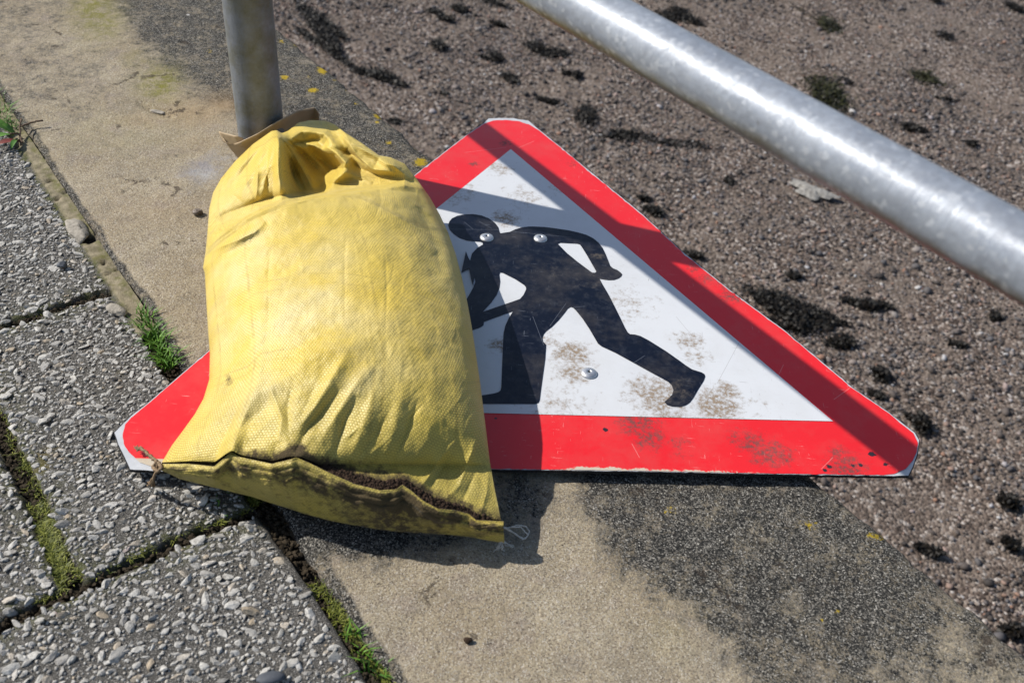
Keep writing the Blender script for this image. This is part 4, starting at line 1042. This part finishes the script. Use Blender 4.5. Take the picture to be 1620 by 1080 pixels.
tuft((375, 795), 70, .011, "small grass tuft beside the sandbag's bottom edge", .003, ((395, 785), (325, 830)))
tuft((578, 1035), 60, .014, "sparse grass blades in the gap beside the kerb near the bottom edge", .004, ((550, 1000), (610, 1075)))
tuft((5, 185), 160, .020, "grass tuft in the gap at the upper left edge", .006, ((-15, 150), (22, 215)))
# weed with broad leaves at the left edge
def weed():
    root = empty("weed", tuple(at(10, 215, -.004)))
    tag(root, "small weed with green and reddish leaves and bare twigs at the upper left edge", "weed")
    G = mat_leaf("weed_leaf", (.03, .10, .01), (.10, .22, .03)); Rd = simple("red_leaf", (.22, .05, .04), .5)
    def leaf(a, b, w, z0, z1, mat):
        A = at(*a, z0); B = at(*b, z1); d = B-A; sd_ = np.cross(d, [0, 0, 1]); sd_ /= np.linalg.norm(sd_)
        V = []; n = 9
        for i in range(n):
            t = i/(n-1); ww = w*math.sin(math.pi*min(.97, max(.04, t)))**.8; c = A+d*t+[0, 0, .004*math.sin(math.pi*t)]
            V += [c-sd_*ww+[0, 0, .0015], c, c+sd_*ww+[0, 0, .0015]]
        Fc = [(i*3+j, i*3+j+1, (i+1)*3+j+1, (i+1)*3+j) for i in range(n-1) for j in range(2)]
        mb = MB(); mb.add(V, Fc, random.random()); under(mb.build("leaf", mat), root)
    leaf((20, 212), (-18, 190), .006, .000, .012, G); leaf((22, 215), (-12, 222), .006, .0, .008, G); leaf((26, 214), (2, 198), .004, .002, .014, G)
    leaf((35, 226), (-8, 232), .005, .001, .004, Rd); leaf((30, 222), (18, 238), .003, .001, .004, G)
    tm = simple("dry_twig", (.16, .11, .075), .9)
    for pts in ([(33, 230, .001), (31, 205, .006), (34, 188, .012)], [(33, 200, .004), (48, 194, .006), (68, 191, .007)], [(36, 226, .002), (30, 212, .006), (16, 212, .010)]):
        mb = MB(); mb.add(*tube(wig(pt3(pts), 14, .0004, 3), .0011, 6)); under(mb.build("twig", tm), root)
weed()
# ================================================================== SMALL THINGS ON THE GROUND
def stone(name, px, r, label, cat, mat, z=0.0, seed=1, el=(1.2, 1, .8), yaw=0.0, cuts=8):
    rg = np.random.default_rng(seed); V, Fc = chip_proto(3, cuts, rg, .62, .9); V = V*np.array(el)*r
    c, s_ = math.cos(yaw), math.sin(yaw); V = np.stack([V[:, 0]*c-V[:, 1]*s_, V[:, 0]*s_+V[:, 1]*c, V[:, 2]], -1)
    o = mesh_obj(name, V, Fc, mat, smooth=True); o.location = tuple(at(*px, z+r*el[2]*.6)); tag(o, label, cat); return o
PALE = simple("pale_stone", (.42, .38, .32), .85, .2, var=.3, scale=250, bump=.001)
def snail():
    c = at(312, 338, .0012); root = empty("snail_shell", tuple(c)); V = []; n = 70; ns = 10
    tag(root, "tiny coiled grey brown snail shell on the kerb left of the sandbag", "shell")
    path = []; rad = []
    for i in range(n):
        t = i/(n-1); a = t*2*math.pi*2.6; R = .0033*(1-t)**1.1; path.append((c[0]+R*math.cos(a), c[1]+R*math.sin(a), c[2]+.0012+.0035*t)); rad.append(.0026*(1-t)**.9+.0003)
    V, Fc = tube(path, rad, 12); mb = MB(); mb.add(V, Fc); under(mb.build("whorl", simple("shell_brown", (.30, .24, .19), .5, .4, var=.4, scale=900)), root)
snail()
stone("stone_chunk", (122, 366), .0135, "angular pale stone lodged in the joint at the kerb's edge", "stone", PALE, -.004, 4, (.85, 1.7, .45), math.radians(38), 12)
stone("pebble", (98, 418), .0042, "small blue grey pebble on the upper left slab", "pebble", simple("slate_pebble", (.10, .11, .13), .6), 0, 6)
stone("stone_chunk", (185, 490), .0072, "pale flat stone at the slab corner above the grass tuft", "stone", PALE, -.002, 9, (1.6, .9, .5), -.5, 10)
stone("pebble", (429, 1072), .0060, "blue slate pebble near the bottom edge of the picture", "pebble", bpy.data.materials["slate_pebble"], 0, 10, (1.7, .8, .5), .3)
stone("pebble", (741, 1012), .0028, "dark crumb of soil on the sunlit kerb below the sandbag", "pebble", bpy.data.materials["dark_soil"], 0, 12)
# small wedge of lighter concrete in the chipped groove
stone("concrete_flake", (250, 177), .0045, "white flake of concrete in the chipped groove of the kerb", "flake", PALE, -.003, 14, (2.4, .8, .3), -.25, 6)
stone("chewing_gum", (297, 25), .0050, "flattened white blob of chewing gum on the kerb near the post", "gum", simple("gum_white", (.55, .53, .50), .7), -.002, 15, (1.3, .9, .3), 0, 3)
# ================================================================== SEAWEED on the beach
SW = mat_leaf("seaweed_dark", (.002, .0015, .001), (.012, .008, .004)); SWg = mat_leaf("seaweed_green", (.004, .003, .001), (.035, .036, .007))
def seaweed(px, py, lx, ly, label=None, slope=.25, mat=None, n=None):
    rg = np.random.default_rng(int(px*7+py)); mb = MB()
    lx *= 1.2; ly *= 1.35
    c0 = at(px, py, BZ+.01)
    # a short ragged trail of matted bits, thickest in a few knots
    kn = max(2, int(lx/9)); kx = np.sort(rg.uniform(-1, 1, kn)); kw = rg.uniform(.15, 1, kn)*np.clip(1.15-np.abs(kx), .2, 1)
    n = n or int(230+lx*ly*2.1)
    for i in range(n):
        q = rg.choice(kn, p=kw/kw.sum()); u_ = kx[q]+rg.normal(0, .24); v_ = rg.normal(0, .48)*kw[q]+.35*math.sin(kx[q]*5+px)
        x = px+lx*u_; y = py+ly*v_+slope*lx*u_
        p = at(x, y, BZ+.004)+[0, 0, abs(rg.normal(.002, .0075))*kw[q]*min(1.6, ly/7)]
        h = rg.uniform(0, 6.28); L = rg.uniform(.006, .018); w = rg.uniform(.002, .0055); d = np.array([math.cos(h), math.sin(h), rg.normal(0, .25)]); s_ = np.array([-math.sin(h), math.cos(h), rg.normal(0, .5)])
        mid = p+d*L*.5+[0, 0, rg.normal(.0015, .002)]
        mb.add([p-s_*w*.6, p+s_*w*.6, mid+s_*w, mid-s_*w, p+d*L+s_*w*.3, p+d*L-s_*w*.3], [(0, 1, 2, 3), (3, 2, 4, 5)], rg.random())
    mb.v = [tuple(np.array(v)-c0) for v in mb.v]
    o = mb.build("seaweed_clump", mat or SW, smooth=False); o.location = tuple(c0)
    tag(o, label or "small dark clump of seaweed among the beach pebbles", "seaweed", "seaweed clumps on the beach")
seaweed(1030, 220, 62, 12, "long dark seaweed streak on the beach right of the sign's apex", .12)
seaweed(935, 192, 24, 14, "seaweed clump just left of the long streak beside the sign's apex")
seaweed(1265, 495, 62, 17, "widest black seaweed clump on the beach, below the middle of the rail", .35)
seaweed(1370, 480, 24, 9, "seaweed clump just right of the widest black clump")
seaweed(862, 82, 26, 9, "seaweed clump left of the rail's upper end, near the top of the beach")
seaweed(1310, 150, 44, 16, "seaweed clump hidden partly behind the rail's upper side", .6, SWg)
seaweed(1310, 45, 34, 10, "green and black seaweed clump above the middle of the rail", .55, SWg)
seaweed(1450, 122, 34, 8, "seaweed clump at the upper right of the beach with green flecks", .25, SWg)
seaweed(600, 122, 30, 9, "seaweed clump next to the kerb edge above the lichen spots")
seaweed(490, 25, 36, 16, "dark seaweed along the foot of the kerb beside the post", .7)
seaweed(520, 75, 30, 14, "dark seaweed in the angle between kerb edge and beach pebbles", .6)
for a in ((690, 22, 20, 7), (735, 18, 16, 6), (692, 70, 14, 6), (765, 0, 26, 6), (800, 42, 14, 5), (785, 92, 16, 6), (795, 122, 16, 6), (906, 118, 10, 5), (1065, 25, 34, 9), (1398, 0, 14, 4), (1492, 58, 22, 6), (1500, 160, 12, 5),
          (1322, 130, 26, 7), (1442, 200, 16, 8), (1490, 4, 10, 4), (1600, 10, 16, 5), (1545, 228, 10, 5), (1098, 225, 8, 5), (710, 152, 9, 6), (615, 190, 12, 5), (1150, 285, 8, 4), (870, 160, 14, 5),
          (1010, 310, 12, 5), (1040, 335, 16, 6), (1115, 410, 16, 7), (1245, 435, 14, 5), (1395, 595, 18, 6), (1400, 625, 14, 6), (1460, 668, 18, 10), (1590, 790, 20, 7), (1470, 868, 16, 4), (1330, 545, 22, 8), (1570, 500, 10, 5), (1210, 505, 16, 6), (1500, 540, 16, 4), (1605, 860, 12, 8), (1605, 1000, 12, 6), (1255, 520, 30, 8)):
    seaweed(*a)
# pale dropping on the beach behind the rail
def splat():
    c = at(1285, 300, BZ+.014); rg = np.random.default_rng(3); n = 40; V = [(0, 0, .008)]; 
    for rr, zz in ((.5, .007), (1, -.006)):
        for i in range(n):
            a = 2*math.pi*i/n; r = rr*(1+.28*math.sin(a*3+1)+.15*math.sin(a*7)); V.append((.075*r*math.cos(a), .05*r*math.sin(a)-.03*r*math.cos(a), zz))
    Fc = [(0, 1+i, 1+(i+1) % n) for i in range(n)]+[(1+i, 1+n+i, 1+n+(i+1) % n, 1+(i+1) % n) for i in range(n)]
    o = mesh_obj("chalky_patch", V, Fc, simple("chalk_white", (.42, .40, .37), .9, var=.35, scale=60, bump=.01)); o.location = tuple(c)
    tag(o, "whitish chalky patch on the beach just under the rail", "patch")
splat()
